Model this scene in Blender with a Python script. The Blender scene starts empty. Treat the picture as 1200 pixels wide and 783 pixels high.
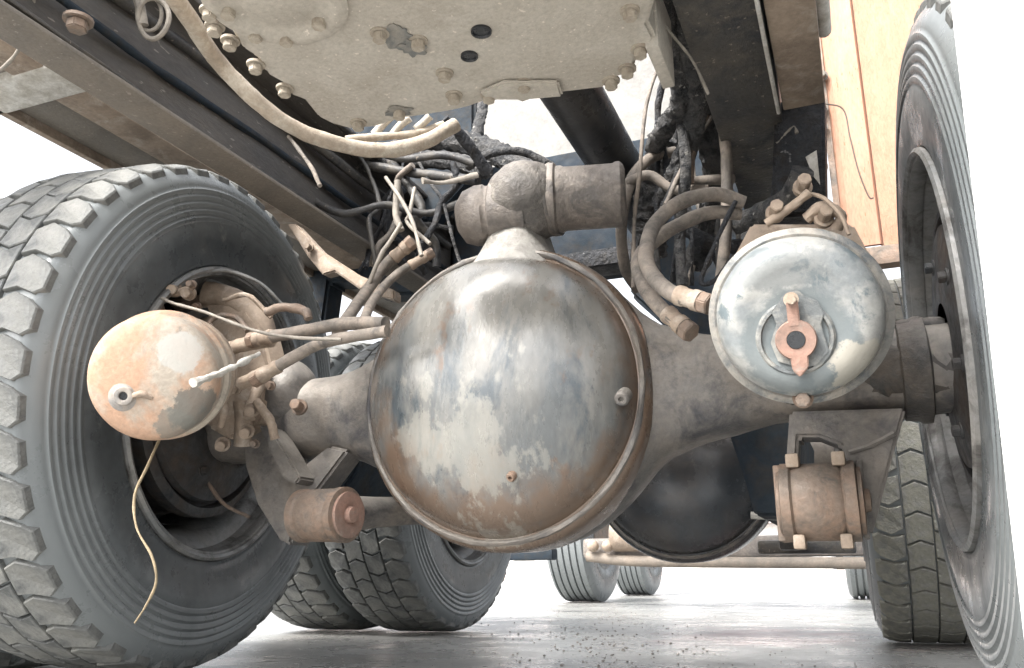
import bpy, bmesh, math, random
from mathutils import Vector, Matrix, noise
random.seed(7)
R = math.radians
scene = bpy.context.scene
# ---------------------------------------------------------------- camera
W0, H0, FPX = 1200.0, 783.0, 1005.0
YAW, PITCH, ROLL, CAMH = 0.381, 0.273, -0.004, 0.2
cam_d = bpy.data.cameras.new('camera'); cam = bpy.data.objects.new('camera', cam_d)
scene.collection.objects.link(cam); scene.camera = cam
cam_d.sensor_fit = 'HORIZONTAL'; cam_d.sensor_width = 36; cam_d.lens = 36 * FPX / W0
cam_d.clip_start = 0.02; cam_d.clip_end = 2000
cy, sy = math.cos(YAW), math.sin(YAW)
FW = Vector((-sy * math.cos(PITCH), cy * math.cos(PITCH), math.sin(PITCH)))
RT = Vector((cy, sy, 0)); UP = RT.cross(FW)
RT, UP = RT * math.cos(ROLL) + UP * math.sin(ROLL), UP * math.cos(ROLL) - RT * math.sin(ROLL)
cam.matrix_world = Matrix(((RT.x, UP.x, -FW.x, 0), (RT.y, UP.y, -FW.y, 0), (RT.z, UP.z, -FW.z, CAMH), (0, 0, 0, 1)))
ORI = Vector((0, 0, CAMH))
def at(x, y, v, ax=1):            # photograph pixel + known world coordinate -> place in the world
    d = RT * ((x - W0/2) / FPX) + UP * ((H0/2 - y) / FPX) + FW
    return ORI + d * ((v - ORI[ax]) / d[ax])
# ---------------------------------------------------------------- world, sun
w = bpy.data.worlds.new('World'); scene.world = w; w.use_nodes = True
nt = w.node_tree; bg = nt.nodes['Background']
sky = nt.nodes.new('ShaderNodeTexSky'); sky.sky_type = 'NISHITA'; sky.sun_disc = False
SUN_EL, SUN_AZ = 48, 205          # azimuth measured clockwise from +Y: light comes from behind the camera
sky.sun_elevation = R(SUN_EL); sky.sun_rotation = R(SUN_AZ)
sky.air_density = 1.0; sky.dust_density = 6.0; sky.ozone_density = 0.6
hs = nt.nodes.new('ShaderNodeHueSaturation'); hs.inputs['Saturation'].default_value = 0.22   # overcast: almost colourless sky
nt.links.new(sky.outputs[0], hs.inputs['Color']); nt.links.new(hs.outputs[0], bg.inputs['Color'])
bg.inputs['Strength'].default_value = 0.15
sd = bpy.data.lights.new('sun', 'SUN'); sun = bpy.data.objects.new('sun', sd); scene.collection.objects.link(sun)
sd.energy = 1.3; sd.angle = R(14); sd.color = (1, .965, .91)
sdir = Vector((math.sin(R(SUN_AZ)) * math.cos(R(SUN_EL)), math.cos(R(SUN_AZ)) * math.cos(R(SUN_EL)), math.sin(R(SUN_EL))))
sun.rotation_euler = sdir.to_track_quat('Z', 'Y').to_euler(); sun.location = sdir * 20
vs = scene.view_settings; vs.view_transform = 'Standard'; vs.look = 'None'; vs.gamma = 1; vs.use_curve_mapping = False
vs.exposure = 1.95
# ---------------------------------------------------------------- materials
def mat(name, base, alt=None, dirt=None, scale=9, rough=.6, bump=.25, metal=0, dirt_at=.55, dirt_soft=.08, alt_at=.5, alt_soft=.12,
        dust=None, dust_amt=.0, grain=90, bdist=.004, stretch=(1, 1, 1), speck=None, coat=0):
    m = bpy.data.materials.new(name); m.use_nodes = True; n = m.node_tree.nodes; l = m.node_tree.links
    b = n['Principled BSDF']; b.inputs['Roughness'].default_value = rough; b.inputs['Metallic'].default_value = metal
    if coat: b.inputs['Coat Weight'].default_value = coat; b.inputs['Coat Roughness'].default_value = .25
    tc = n.new('ShaderNodeTexCoord'); mp = n.new('ShaderNodeMapping'); mp.inputs['Scale'].default_value = stretch
    l.new(tc.outputs['Object'], mp.inputs[0])
    def nz(sc, det=6, ro=.6, dist=.0, off=0):
        t = n.new('ShaderNodeTexNoise'); t.inputs['Scale'].default_value = sc; t.inputs['Detail'].default_value = det
        t.inputs['Roughness'].default_value = ro; t.inputs['Distortion'].default_value = dist
        if off:
            a = n.new('ShaderNodeVectorMath'); a.operation = 'ADD'; a.inputs[1].default_value = (off, off * .7, -off)
            l.new(mp.outputs[0], a.inputs[0]); l.new(a.outputs[0], t.inputs['Vector'])
        else: l.new(mp.outputs[0], t.inputs['Vector'])
        return t.outputs['Fac']
    def ramp(f, c, s):
        r = n.new('ShaderNodeMapRange'); r.inputs['From Min'].default_value = c - s; r.inputs['From Max'].default_value = c + s
        l.new(f, r.inputs['Value']); return r.outputs['Result']
    def mix(f, a, bb):
        x = n.new('ShaderNodeMix'); x.data_type = 'RGBA'
        if isinstance(f, float): x.inputs[0].default_value = f
        else: l.new(f, x.inputs[0])
        for i, v in ((6, a), (7, bb)):
            if isinstance(v, tuple): x.inputs[i].default_value = (*v, 1)
            else: l.new(v, x.inputs[i])
        return x.outputs[2]
    col = base
    if alt: col = mix(ramp(nz(scale, 6, .65, .3), alt_at, alt_soft), col, alt)
    if dirt: col = mix(ramp(nz(scale * 1.7, 9, .7, .6, 3.3), dirt_at, dirt_soft), col, dirt)
    g = nz(grain, 4, .7, 0, 9.1)
    vmap = n.new('ShaderNodeMapRange'); vmap.inputs['From Min'].default_value = .3; vmap.inputs['From Max'].default_value = .7
    vmap.inputs['To Min'].default_value = .84; vmap.inputs['To Max'].default_value = 1.14; l.new(g, vmap.inputs['Value'])
    hv = n.new('ShaderNodeHueSaturation'); l.new(vmap.outputs[0], hv.inputs['Value'])
    if isinstance(col, tuple): hv.inputs['Color'].default_value = (*col, 1)
    else: l.new(col, hv.inputs['Color'])
    col = hv.outputs[0]
    if speck: col = mix(ramp(nz(grain * .8, 2, .5, 0, 5.7), .70, .02), col, speck)
    if dust:       # dry dust on upward faces and in patches; paints the cover's lit top too
        ge = n.new('ShaderNodeNewGeometry'); sp = n.new('ShaderNodeSeparateXYZ'); l.new(ge.outputs['Normal'], sp.inputs[0])
        ma = n.new('ShaderNodeMath'); ma.operation = 'MULTIPLY_ADD'; l.new(sp.outputs['Z'], ma.inputs[0]); ma.inputs[1].default_value = .45
        l.new(nz(scale * 2.2, 7, .7, 0, 1.9), ma.inputs[2])
        mm = n.new('ShaderNodeMath'); mm.operation = 'MULTIPLY'; mm.inputs[1].default_value = dust_amt
        l.new(ramp(ma.outputs[0], .72, .22), mm.inputs[0]); col = mix(mm.outputs[0], col, dust)
    l.new(col, b.inputs['Base Color'])
    rr = n.new('ShaderNodeMapRange'); rr.inputs['From Min'].default_value = .3; rr.inputs['From Max'].default_value = .7
    rr.inputs['To Min'].default_value = max(.05, rough - .15); rr.inputs['To Max'].default_value = min(1, rough + .2)
    l.new(nz(scale * 3, 5, .7, 0, 6.2), rr.inputs['Value']); l.new(rr.outputs[0], b.inputs['Roughness'])
    bp = n.new('ShaderNodeBump'); bp.inputs['Strength'].default_value = bump; bp.inputs['Distance'].default_value = bdist
    ad = n.new('ShaderNodeMath'); ad.operation = 'ADD'; l.new(g, ad.inputs[0]); l.new(nz(scale * 2.5, 6, .65, 0, 2.4), ad.inputs[1])
    l.new(ad.outputs[0], bp.inputs['Height']); l.new(bp.outputs[0], b.inputs['Normal'])
    m['bump'] = bump
    return m
M = {}
M['cast'] = mat('dusty_cast_metal', (.47, .43, .37), (.38, .34, .285), (.53, .495, .435), 5, .75, .3, dirt_at=.6, dirt_soft=.15, alt_soft=.2, grain=130, speck=(.64, .58, .5))
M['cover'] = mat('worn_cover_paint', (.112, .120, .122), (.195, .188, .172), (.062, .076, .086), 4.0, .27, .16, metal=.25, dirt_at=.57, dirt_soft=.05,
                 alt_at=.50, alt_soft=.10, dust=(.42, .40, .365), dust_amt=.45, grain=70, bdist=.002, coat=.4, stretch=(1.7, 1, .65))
def cover_wear(m):             # rust creeping in from the weld and dried mud splashed round the lower middle of the bowl
    n = m.node_tree.nodes; l = m.node_tree.links; b = n['Principled BSDF']
    prev = b.inputs['Base Color'].links[0].from_socket
    tc = n.new('ShaderNodeTexCoord')
    def dist(c):
        v = n.new('ShaderNodeVectorMath'); v.operation = 'DISTANCE'; mp = n.new('ShaderNodeVectorMath'); mp.operation = 'MULTIPLY'
        mp.inputs[1].default_value = (1, 0, 1); l.new(tc.outputs['Object'], mp.inputs[0]); l.new(mp.outputs[0], v.inputs[0]); v.inputs[1].default_value = c; return v.outputs['Value']
    def nzz(sc, off, d=8):
        t = n.new('ShaderNodeTexNoise'); t.inputs['Scale'].default_value = sc; t.inputs['Detail'].default_value = d; t.inputs['Roughness'].default_value = .68
        a = n.new('ShaderNodeVectorMath'); a.operation = 'ADD'; a.inputs[1].default_value = (off,)*3; mq = n.new('ShaderNodeVectorMath'); mq.operation = 'MULTIPLY'; mq.inputs[1].default_value = (1.35, 1, .8); l.new(tc.outputs['Object'], mq.inputs[0]); l.new(mq.outputs[0], a.inputs[0]); l.new(a.outputs[0], t.inputs['Vector']); return t.outputs['Fac']
    def madd(a, k, c):
        x = n.new('ShaderNodeMath'); x.operation = 'MULTIPLY_ADD'; l.new(a, x.inputs[0]); x.inputs[1].default_value = k
        if isinstance(c, float): x.inputs[2].default_value = c
        else: l.new(c, x.inputs[2])
        return x.outputs[0]
    def rmp(f, lo, hi, amt=1):
        r = n.new('ShaderNodeMapRange'); r.inputs['From Min'].default_value = lo; r.inputs['From Max'].default_value = hi; r.inputs['To Max'].default_value = amt; l.new(f, r.inputs['Value']); return r.outputs[0]
    def mx(f, a, c):
        x = n.new('ShaderNodeMix'); x.data_type = 'RGBA'; l.new(f, x.inputs[0]); l.new(a, x.inputs[6]); x.inputs[7].default_value = (*c, 1); return x.outputs[2]
    rust = rmp(madd(dist((.02, 0, .05)), 2.2, nzz(6, 4.1)), .93, 1.10, .8)
    mud = rmp(madd(dist((-.02, 0, -.11)), -1.1, nzz(10, 8.3, 9)), .39, .42, .45)
    c = mx(rust, prev, (.15, .095, .06)); c = mx(rmp(nzz(11, 2.2), .60, .66, .6), c, (.16, .10, .065)); c = mx(mud, c, (.30, .29, .255))
    l.new(c, b.inputs['Base Color'])
cover_wear(M['cover'])
M['housing'] = mat('weathered_axle_housing', (.13, .125, .12), (.20, .175, .15), (.06, .06, .065), 6, .5, .4, metal=.15, dirt_at=.58, dust=(.40, .37, .33), dust_amt=.75, grain=90)
M['rubber'] = mat('dusty_tyre_rubber', (.048, .055, .060), (.085, .094, .098), (.21, .21, .195), 3.6, .30, .10, dirt_at=.70, dirt_soft=.05, alt_soft=.2, grain=60, bdist=.002, dust=(.30, .29, .27), dust_amt=.35)
def ring_dust(m):            # pale road dust baked on the outer, ribbed zone of the sidewall
    n = m.node_tree.nodes; l = m.node_tree.links; b = n['Principled BSDF']; prev = b.inputs['Base Color'].links[0].from_socket
    tc = n.new('ShaderNodeTexCoord'); mp = n.new('ShaderNodeVectorMath'); mp.operation = 'MULTIPLY'; mp.inputs[1].default_value = (0, 1, 1); l.new(tc.outputs['Object'], mp.inputs[0])
    ln = n.new('ShaderNodeVectorMath'); ln.operation = 'LENGTH'; l.new(mp.outputs[0], ln.inputs[0])
    t = n.new('ShaderNodeTexNoise'); t.inputs['Scale'].default_value = 5; t.inputs['Detail'].default_value = 8; t.inputs['Roughness'].default_value = .7; l.new(tc.outputs['Object'], t.inputs['Vector'])
    a = n.new('ShaderNodeMath'); a.operation = 'MULTIPLY_ADD'; l.new(t.outputs['Fac'], a.inputs[0]); a.inputs[1].default_value = .16; l.new(ln.outputs['Value'], a.inputs[2])
    r = n.new('ShaderNodeMapRange'); r.inputs['From Min'].default_value = .46; r.inputs['From Max'].default_value = .56; r.inputs['To Max'].default_value = .75; l.new(a.outputs[0], r.inputs['Value'])
    x = n.new('ShaderNodeMix'); x.data_type = 'RGBA'; l.new(r.outputs[0], x.inputs[0]); l.new(prev, x.inputs[6]); x.inputs[7].default_value = (.235, .255, .26, 1)
    l.new(x.outputs[2], b.inputs['Base Color'])
ring_dust(M['rubber'])
M['tread'] = mat('muddy_tread_rubber', (.125, .13, .128), (.20, .20, .185), (.085, .09, .09), 9, .55, .5, dirt_at=.55, grain=60, bdist=.006)
M['moss'] = mat('mossy_tread_rubber', (.18, .178, .165), (.26, .255, .235), (.25, .245, .205), 16, .85, .7, dirt_at=.5, grain=90, bdist=.006, speck=(.42, .42, .36))
M['groove'] = mat('dark_groove_rubber', (.05, .052, .052), (.16, .155, .14), None, 18, .85, .5, grain=100)
M['rail'] = mat('greasy_brown_rail', (.155, .135, .112), (.19, .165, .135), (.105, .096, .085), 4, .6, .45, dirt_at=.6, dirt_soft=.2, alt_soft=.2, grain=140, bdist=.003, speck=(.24, .21, .18))
M['darkrail'] = mat('black_greasy_rail', (.052, .05, .047), (.085, .075, .062), (.03, .031, .034), 7, .5, .5, grain=120, speck=(.2, .17, .14), bdist=.004)
M['railweb'] = mat('dark_brown_web', (.075, .068, .06), (.11, .095, .08), (.05, .05, .052), 4, .65, .5, dirt_soft=.2, alt_soft=.2, grain=130, bdist=.004, stretch=(1, .3, 1), speck=(.2, .18, .16))  # darker brown than the bottom flange
M['tan'] = mat('tan_dusty_steel', (.35, .275, .21), (.22, .17, .13), (.42, .36, .30), 11, .7, .3, grain=100, dirt_at=.6)
M['rust'] = mat('rusty_bushing_steel', (.20, .16, .13), (.24, .165, .12), (.12, .105, .09), 13, .6, .45, metal=.2, dirt_at=.58, grain=110)
M['band_r'] = mat('grimy_clamp_band', (.24, .235, .22), (.33, .30, .26), (.12, .13, .135), 14, .5, .35, metal=.2, grain=90)
M['crust'] = mat('dried_mud_crust', (.16, .155, .135), (.26, .25, .22), None, 60, .9, .6)
M['beamtan'] = mat('grey_tan_rod', (.25, .21, .17), (.18, .155, .13), None, 9, .7, .3)
M['port'] = mat('grey_tan_port', (.33, .29, .25), (.25, .235, .22), None, 40, .6, .3)
M['cap'] = mat('dusty_grey_brown_casting', (.17, .148, .13), (.115, .105, .098), (.23, .20, .175), 11, .55, .6, metal=.15, dirt_at=.56, grain=80, bdist=.005, dust=(.34, .31, .28), dust_amt=.5)
M['pink'] = mat('pinkish_rust_paint', (.29, .175, .135), (.22, .15, .12), (.25, .21, .18), 22, .7, .3, dirt_at=.62, grain=110)
M['chamber_l'] = mat('orange_dusted_chamber', (.41, .26, .175), (.39, .34, .28), (.19, .18, .16), 6, .72, .35, dirt_at=.60, dirt_soft=.04, alt_at=.49, alt_soft=.05, grain=110, bdist=.003)
M['chamber_r'] = mat('pale_scuffed_chamber', (.30, .30, .285), (.185, .20, .205), (.115, .14, .15), 7, .42, .3, dirt_at=.55, dirt_soft=.03, alt_soft=.05, grain=80, bdist=.002)
M['chamber_d'] = mat('wet_dark_paint', (.14, .15, .15), (.11, .12, .125), (.25, .245, .225), 15, .5, .35, grain=80)
M['hose'] = mat('dusty_rubber_hose', (.165, .145, .125), (.25, .21, .175), (.10, .09, .08), 12, .75, .3, grain=110)
M['tanhose'] = mat('tan_crusted_hose', (.40, .335, .265), (.30, .25, .195), (.46, .41, .34), 12, .8, .45, grain=120, bdist=.004)
M['black'] = mat('black_oily_grime', (.010, .013, .018), (.025, .026, .03), (.018, .015, .013), 16, .6, .9, grain=70, bdist=.012, speck=(.16, .16, .16))
M['grime'] = mat('clotted_dirt', (.05, .052, .055), (.12, .115, .11), (.02, .022, .026), 22, .85, 1, grain=80, bdist=.015, speck=(.28, .27, .25))
M['blue'] = mat('blue_black_painted_shade', (.008, .016, .027), (.013, .022, .031), (.022, .022, .022), 8, .9, .3, grain=60)  # blue cast of the shaded recesses put into the base colour
M['shaft'] = mat('black_satin_shaft', (.03, .032, .036), (.05, .048, .045), (.10, .095, .085), 6, .33, .15, grain=90, dirt_at=.7, metal=.3)
M['bolt'] = mat('dusty_bolt', (.42, .37, .30), (.34, .29, .23), None, 40, .7, .3, grain=200)
M['oil'] = mat('oil_soaked_dust', (.16, .165, .16), (.28, .26, .225), None, 30, .45, .3, alt_soft=.1, grain=120)
M['hole'] = mat('oily_hole', (.02, .022, .025), None, None, 30, .3, .2)
M['orange'] = mat('orange_faded_mudguard', (.43, .225, .15), (.45, .265, .185), (.33, .18, .12), 5, .8, .35, dirt_at=.66, grain=130, stretch=(1.5, 1, .35), speck=(.30, .17, .10))
M['orange_rough'] = mat('orange_pitted_board', (.41, .24, .16), (.37, .205, .135), (.25, .13, .08), 14, .85, .6, dirt_at=.66, dirt_soft=.03, grain=90, stretch=(2.2, 1, .7), bdist=.004)
M['white'] = mat('dusty_white_panel', (.20, .195, .183), (.175, .172, .163), None, 5, .7, .15, grain=60, speck=(.30, .295, .28))
M['rim'] = mat('grey_rim_steel', (.20, .205, .205), (.26, .25, .235), (.08, .075, .07), 9, .45, .25, metal=.3, dirt_at=.58, grain=90)
M['drum'] = mat('dark_drum_iron', (.022, .026, .03), (.06, .045, .035), (.055, .055, .055), 12, .6, .4, grain=90)
M['wire'] = mat('pale_wire', (.30, .27, .23), (.20, .18, .155), None, 30, .7, .1)
M['darkwire'] = mat('brown_wire', (.10, .08, .065), None, None, 30, .7, .1)
M['dirtywhite'] = mat('white_crusted_lever', (.62, .60, .56), (.42, .39, .34), None, 30, .75, .4, grain=150)
M['twig'] = mat('dry_stalk', (.33, .26, .165), (.24, .19, .12), None, 60, .8, .3)
M['pebble'] = mat('dark_crumbs', (.20, .19, .18), (.30, .28, .26), None, 60, .9, .3)
M['farwall'] = mat('faded_pink_render', (.62, .46, .42), (.66, .60, .56), None, 1.2, .9, .1, grain=10)
M['paleshed'] = mat('pale_far_plaster', (.78, .76, .74), (.72, .70, .68), None, .8, .9, .1, grain=10)
# wet concrete with its own stains and a faded red mark
M['ground'] = mat('damp_concrete', (.25, .25, .24), (.19, .192, .187), (.31, .308, .295), 1.6, .27, .5, dirt_at=.6, dirt_soft=.15, alt_soft=.2, grain=75, bdist=.006, speck=(.22, .21, .20))
def spot(m, c, rad, col, amt, nscale=30, ragged=.5, scale=(1, 1, 1), bump=0):     # a ragged dirty patch round one point of the thing
    n = m.node_tree.nodes; l = m.node_tree.links; b = n['Principled BSDF']; prev = b.inputs['Base Color'].links[0].from_socket
    tc = n.new('ShaderNodeTexCoord'); mp = n.new('ShaderNodeVectorMath'); mp.operation = 'SUBTRACT'; mp.inputs[1].default_value = c; l.new(tc.outputs['Object'], mp.inputs[0])
    sc = n.new('ShaderNodeVectorMath'); sc.operation = 'MULTIPLY'; sc.inputs[1].default_value = [q/rad for q in scale]; l.new(mp.outputs[0], sc.inputs[0])
    ln = n.new('ShaderNodeVectorMath'); ln.operation = 'LENGTH'; l.new(sc.outputs[0], ln.inputs[0])
    t = n.new('ShaderNodeTexNoise'); t.inputs['Scale'].default_value = nscale; t.inputs['Detail'].default_value = 9; t.inputs['Roughness'].default_value = .7; l.new(tc.outputs['Object'], t.inputs['Vector'])
    a = n.new('ShaderNodeMath'); a.operation = 'MULTIPLY_ADD'; l.new(t.outputs['Fac'], a.inputs[0]); a.inputs[1].default_value = ragged*3; l.new(ln.outputs['Value'], a.inputs[2])
    r = n.new('ShaderNodeMapRange'); r.inputs['From Min'].default_value = 1.05+ragged*1.5; r.inputs['From Max'].default_value = .90+ragged*1.5; r.inputs['To Max'].default_value = amt; l.new(a.outputs[0], r.inputs['Value'])
    x = n.new('ShaderNodeMix'); x.data_type = 'RGBA'; l.new(r.outputs[0], x.inputs[0]); l.new(prev, x.inputs[6]); x.inputs[7].default_value = (*col, 1); l.new(x.outputs[2], b.inputs['Base Color'])
def red_stain(m, c):            # faded red paint trace left on the concrete
    n = m.node_tree.nodes; l = m.node_tree.links; b = n['Principled BSDF']; prev = b.inputs['Base Color'].links[0].from_socket
    tc = n.new('ShaderNodeTexCoord'); mp = n.new('ShaderNodeVectorMath'); mp.operation = 'SUBTRACT'; mp.inputs[1].default_value = c; l.new(tc.outputs['Object'], mp.inputs[0])
    sc = n.new('ShaderNodeVectorMath'); sc.operation = 'MULTIPLY'; sc.inputs[1].default_value = (1.6, 1.0, 0); l.new(mp.outputs[0], sc.inputs[0])
    ln = n.new('ShaderNodeVectorMath'); ln.operation = 'LENGTH'; l.new(sc.outputs[0], ln.inputs[0])
    t = n.new('ShaderNodeTexNoise'); t.inputs['Scale'].default_value = 6; t.inputs['Detail'].default_value = 8; l.new(tc.outputs['Object'], t.inputs['Vector'])
    a = n.new('ShaderNodeMath'); a.operation = 'MULTIPLY_ADD'; l.new(t.outputs['Fac'], a.inputs[0]); a.inputs[1].default_value = 1.2; l.new(ln.outputs['Value'], a.inputs[2])
    r = n.new('ShaderNodeMapRange'); r.inputs['From Min'].default_value = 1.15; r.inputs['From Max'].default_value = .75; r.inputs['To Max'].default_value = .5; l.new(a.outputs[0], r.inputs['Value'])
    x = n.new('ShaderNodeMix'); x.data_type = 'RGBA'; l.new(r.outputs[0], x.inputs[0]); l.new(prev, x.inputs[6]); x.inputs[7].default_value = (.40, .25, .24, 1); l.new(x.outputs[2], b.inputs['Base Color'])
red_stain(M['ground'], tuple(at(890, 745, 0, 2)))
M['redmark'] = mat('faded_red_paint', (.33, .235, .22), (.27, .26, .245), (.30, .285, .27), 9, .7, .2, alt_at=.52, alt_soft=.05, dirt_at=.5, dirt_soft=.05, grain=55, speck=(.5, .3, .28))
# ---------------------------------------------------------------- helpers
C = scene.collection
def link(o): C.objects.link(o); return o
def finish(bm, name, m, parent=None, sharp=40, root=None):
    bmesh.ops.recalc_face_normals(bm, faces=bm.faces)
    me = bpy.data.meshes.new(name)
    if parent is not None:
        off = parent.get('_o') or (0, 0, 0); bmesh.ops.translate(bm, verts=bm.verts, vec=-Vector(off))
        base = Vector(off)
    for f in bm.faces: f.smooth = True
    bm.to_mesh(me); bm.free()
    me.set_sharp_from_angle(angle=R(sharp)); me.materials.append(m)
    o = link(bpy.data.objects.new(name, me))
    if parent is not None: o.parent = parent; o['_o'] = (0, 0, 0) if False else parent.get('_o')
    return o
def thing(name, label, cat, loc=(0, 0, 0), group=None, world=True):
    o = link(bpy.data.objects.new(name, None)); o.empty_display_size = .05; o.location = loc
    o['label'] = label; o['category'] = cat
    o['_o'] = tuple(loc) if world else (0, 0, 0)
    if group: o['group'] = group
    return o
def single(name, bm, m, label, cat, group=None, sharp=40):
    vs_ = [v.co for v in bm.verts]; c = sum(vs_, Vector()) / len(vs_)
    c.z = min(v.z for v in vs_); bmesh.ops.translate(bm, verts=bm.verts, vec=-c)
    o = finish(bm, name, m, None, sharp); o.location = c; o['label'] = label; o['category'] = cat
    if group: o['group'] = group
    return o
def copy_tree(o, parent=None):
    c = o.copy(); C.objects.link(c)
    if parent: c.parent = parent
    for ch in list(o.children): copy_tree(ch, c)
    return c
def frame(d):
    d = Vector(d).normalized(); a = Vector((0, 0, 1)) if abs(d.z) < .9 else Vector((1, 0, 0))
    u = a.cross(d).normalized(); return u, d.cross(u), d
def lathe(bm, prof, origin, axis, seg=48, wob=0):     # prof: [(r, along)]
    u, v, d = frame(axis); o = Vector(origin); rings = []
    for r, a in prof:
        if r < 1e-5: rings.append([bm.verts.new(o + d * a)]); continue
        rings.append([bm.verts.new(o + d * a + (u * math.cos(2*math.pi*i/seg) + v * math.sin(2*math.pi*i/seg)) * r) for i in range(seg)])
    for A, B in zip(rings, rings[1:]):
        if len(A) == 1 and len(B) == 1: continue
        for i in range(seg):
            j = (i + 1) % seg
            if len(A) == 1: bm.faces.new((A[0], B[i], B[j]))
            elif len(B) == 1: bm.faces.new((A[i], A[j], B[0]))
            else: bm.faces.new((A[i], A[j], B[j], B[i]))
    if wob:
        for ring in rings:
            for q in ring: q.co += Vector(noise.noise_vector(q.co * 14)) * wob
    return bm
def spline(pts, n=8):
    pts = [Vector(p) for p in pts]
    if len(pts) < 3: return [pts[0].lerp(pts[1], i / n) for i in range(n + 1)]
    P = [pts[0] * 2 - pts[1]] + pts + [pts[-1] * 2 - pts[-2]]; out = []
    for i in range(1, len(P) - 2):
        a, b, c, d = P[i-1], P[i], P[i+1], P[i+2]
        for k in range(n):
            t = k / n
            out.append(.5 * ((2*b) + (c-a)*t + (2*a-5*b+4*c-d)*t*t + (3*b-a-3*c+d)*t**3))
    out.append(P[-2]); return out
def tube(bm, pts, r, seg=10, n=8, rough=0, smooth=True, freq=25, flat=1):
    ps = spline(pts, n) if smooth else [Vector(p) for p in pts]
    up = None; rings = []; N = len(ps)
    for i, p in enumerate(ps):
        t = (ps[min(i+1, N-1)] - ps[max(i-1, 0)]).normalized()
        if up is None: up = frame(t)[0]
        up = (up - t * up.dot(t)).normalized(); s = t.cross(up)
        rr = r if not callable(r) else r(i / (N-1))
        ring = []
        for k in range(seg):
            a = 2*math.pi*k/seg; d = up*math.cos(a)*flat + s*math.sin(a)
            q = p + d*rr
            if rough: q += d * rough * (noise.noise(q*freq) + .6*noise.noise(q*freq*3.1))
            ring.append(bm.verts.new(q))
        rings.append(ring)
    for A, B in zip(rings, rings[1:]):
        for k in range(seg):
            j = (k+1) % seg; bm.faces.new((A[k], A[j], B[j], B[k]))
    bm.faces.new(rings[0]); bm.faces.new(rings[-1][::-1])
    return bm
def box(bm, c, s, rot=None, bev=.004, seg=2):
    b2 = bmesh.new(); bmesh.ops.create_cube(b2, size=1)
    for v in b2.verts: v.co = Vector((v.co.x*s[0], v.co.y*s[1], v.co.z*s[2]))
    if bev: bmesh.ops.bevel(b2, geom=b2.edges[:], offset=min(bev, min(s)*.3), segments=seg, affect='EDGES', profile=.6)
    if rot is not None: bmesh.ops.transform(b2, matrix=rot, verts=b2.verts)
    bmesh.ops.translate(b2, verts=b2.verts, vec=Vector(c)); merge(bm, b2); return bm
def merge(bm, b2):
    mp = {v: bm.verts.new(v.co) for v in b2.verts}
    for f in b2.faces: bm.faces.new([mp[v] for v in f.verts])
    b2.free()
def prism(bm, pts, vec, bev=.003):                     # extrude an outline
    b2 = bmesh.new(); vec = Vector(vec); A = [b2.verts.new(Vector(p)) for p in pts]; B = [b2.verts.new(Vector(p)+vec) for p in pts]; n = len(A)
    b2.faces.new(A); b2.faces.new(B[::-1])
    for i in range(n): b2.faces.new((A[i], B[i], B[(i+1) % n], A[(i+1) % n]))
    bmesh.ops.recalc_face_normals(b2, faces=b2.faces)
    if bev: bmesh.ops.bevel(b2, geom=[e for e in b2.edges if e.calc_face_angle(0) > .5], offset=bev, segments=2, affect='EDGES')
    merge(bm, b2); return bm
def hexbolt(bm, p, d, r, h, washer=True):
    u, v, d = frame(d); p = Vector(p)
    if washer: lathe(bm, [(0, 0), (r*1.35, 0), (r*1.35, h*.25), (0, h*.25)], p, d, 16)
    a = random.random()
    A = [p + d*(h*.25) + (u*math.cos(a+k*math.pi/3)+v*math.sin(a+k*math.pi/3))*r for k in range(6)]
    prism(bm, A, d*h*.75, r*.12)
B = bmesh.new
X_, Y_, Z_ = Vector((1, 0, 0)), Vector((0, 1, 0)), Vector((0, 0, 1))
def struct(o): o['kind'] = 'structure'; return o
# ---------------------------------------------------------------- setting
bm = B(); bmesh.ops.create_grid(bm, x_segments=2, y_segments=2, size=700); g = finish(bm, 'ground', M['ground']); struct(g)
single('boundary_kerb', box(B(), (-14, 26, .14), (60, .5, .28), bev=.02), M['farwall'], 'low faded pink kerb crossing the bright yard behind the wheels', 'kerb')
bm = B(); box(bm, (-22, 60, 1.6), (40, 6, 3.2), bev=.05)
t = thing('far_shed', 'pale low building washed out on the far side of the yard', 'building', (-22, 60, 0)); finish(bm, 'wall', M['paleshed'], t)
bm = B(); prism(bm, [(-42.5, 56, 3.2), (-42.5, 64, 3.2), (-42.5, 60, 4.6)], (41, 0, 0), 0); finish(bm, 'roof', M['farwall'], t)
for k in range(7):
    bm = B(); box(bm, (-40+k*6, 56.97, 1.7), (1.6, .1, 1.2), bev=.02); finish(bm, 'window', M['rim'], t)
# pebbles and crumbs
bm = B()
for k in range(800):
    if k < 420: p = at(random.gauss(705, 62), 692 + abs(random.gauss(42, 26)), 0, 2)
    else: p = at(random.uniform(320, 1100), random.uniform(700, 783), 0, 2)
    s = random.uniform(.0018, .006) * (.75 if k < 420 else .45)
    b2 = B(); bmesh.ops.create_icosphere(b2, subdivisions=1, radius=s)
    for v in b2.verts: v.co = Vector((v.co.x*random.uniform(.7, 1.4), v.co.y*random.uniform(.7, 1.3), v.co.z*.7)) + p + Vector((0, 0, s*.5))
    merge(bm, b2)
o = finish(bm, 'gravel_crumbs', M['pebble'], sharp=20); o['kind'] = 'stuff'; o['label'] = 'scattered dark crumbs of gravel on the damp concrete'; o['category'] = 'gravel'
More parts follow.
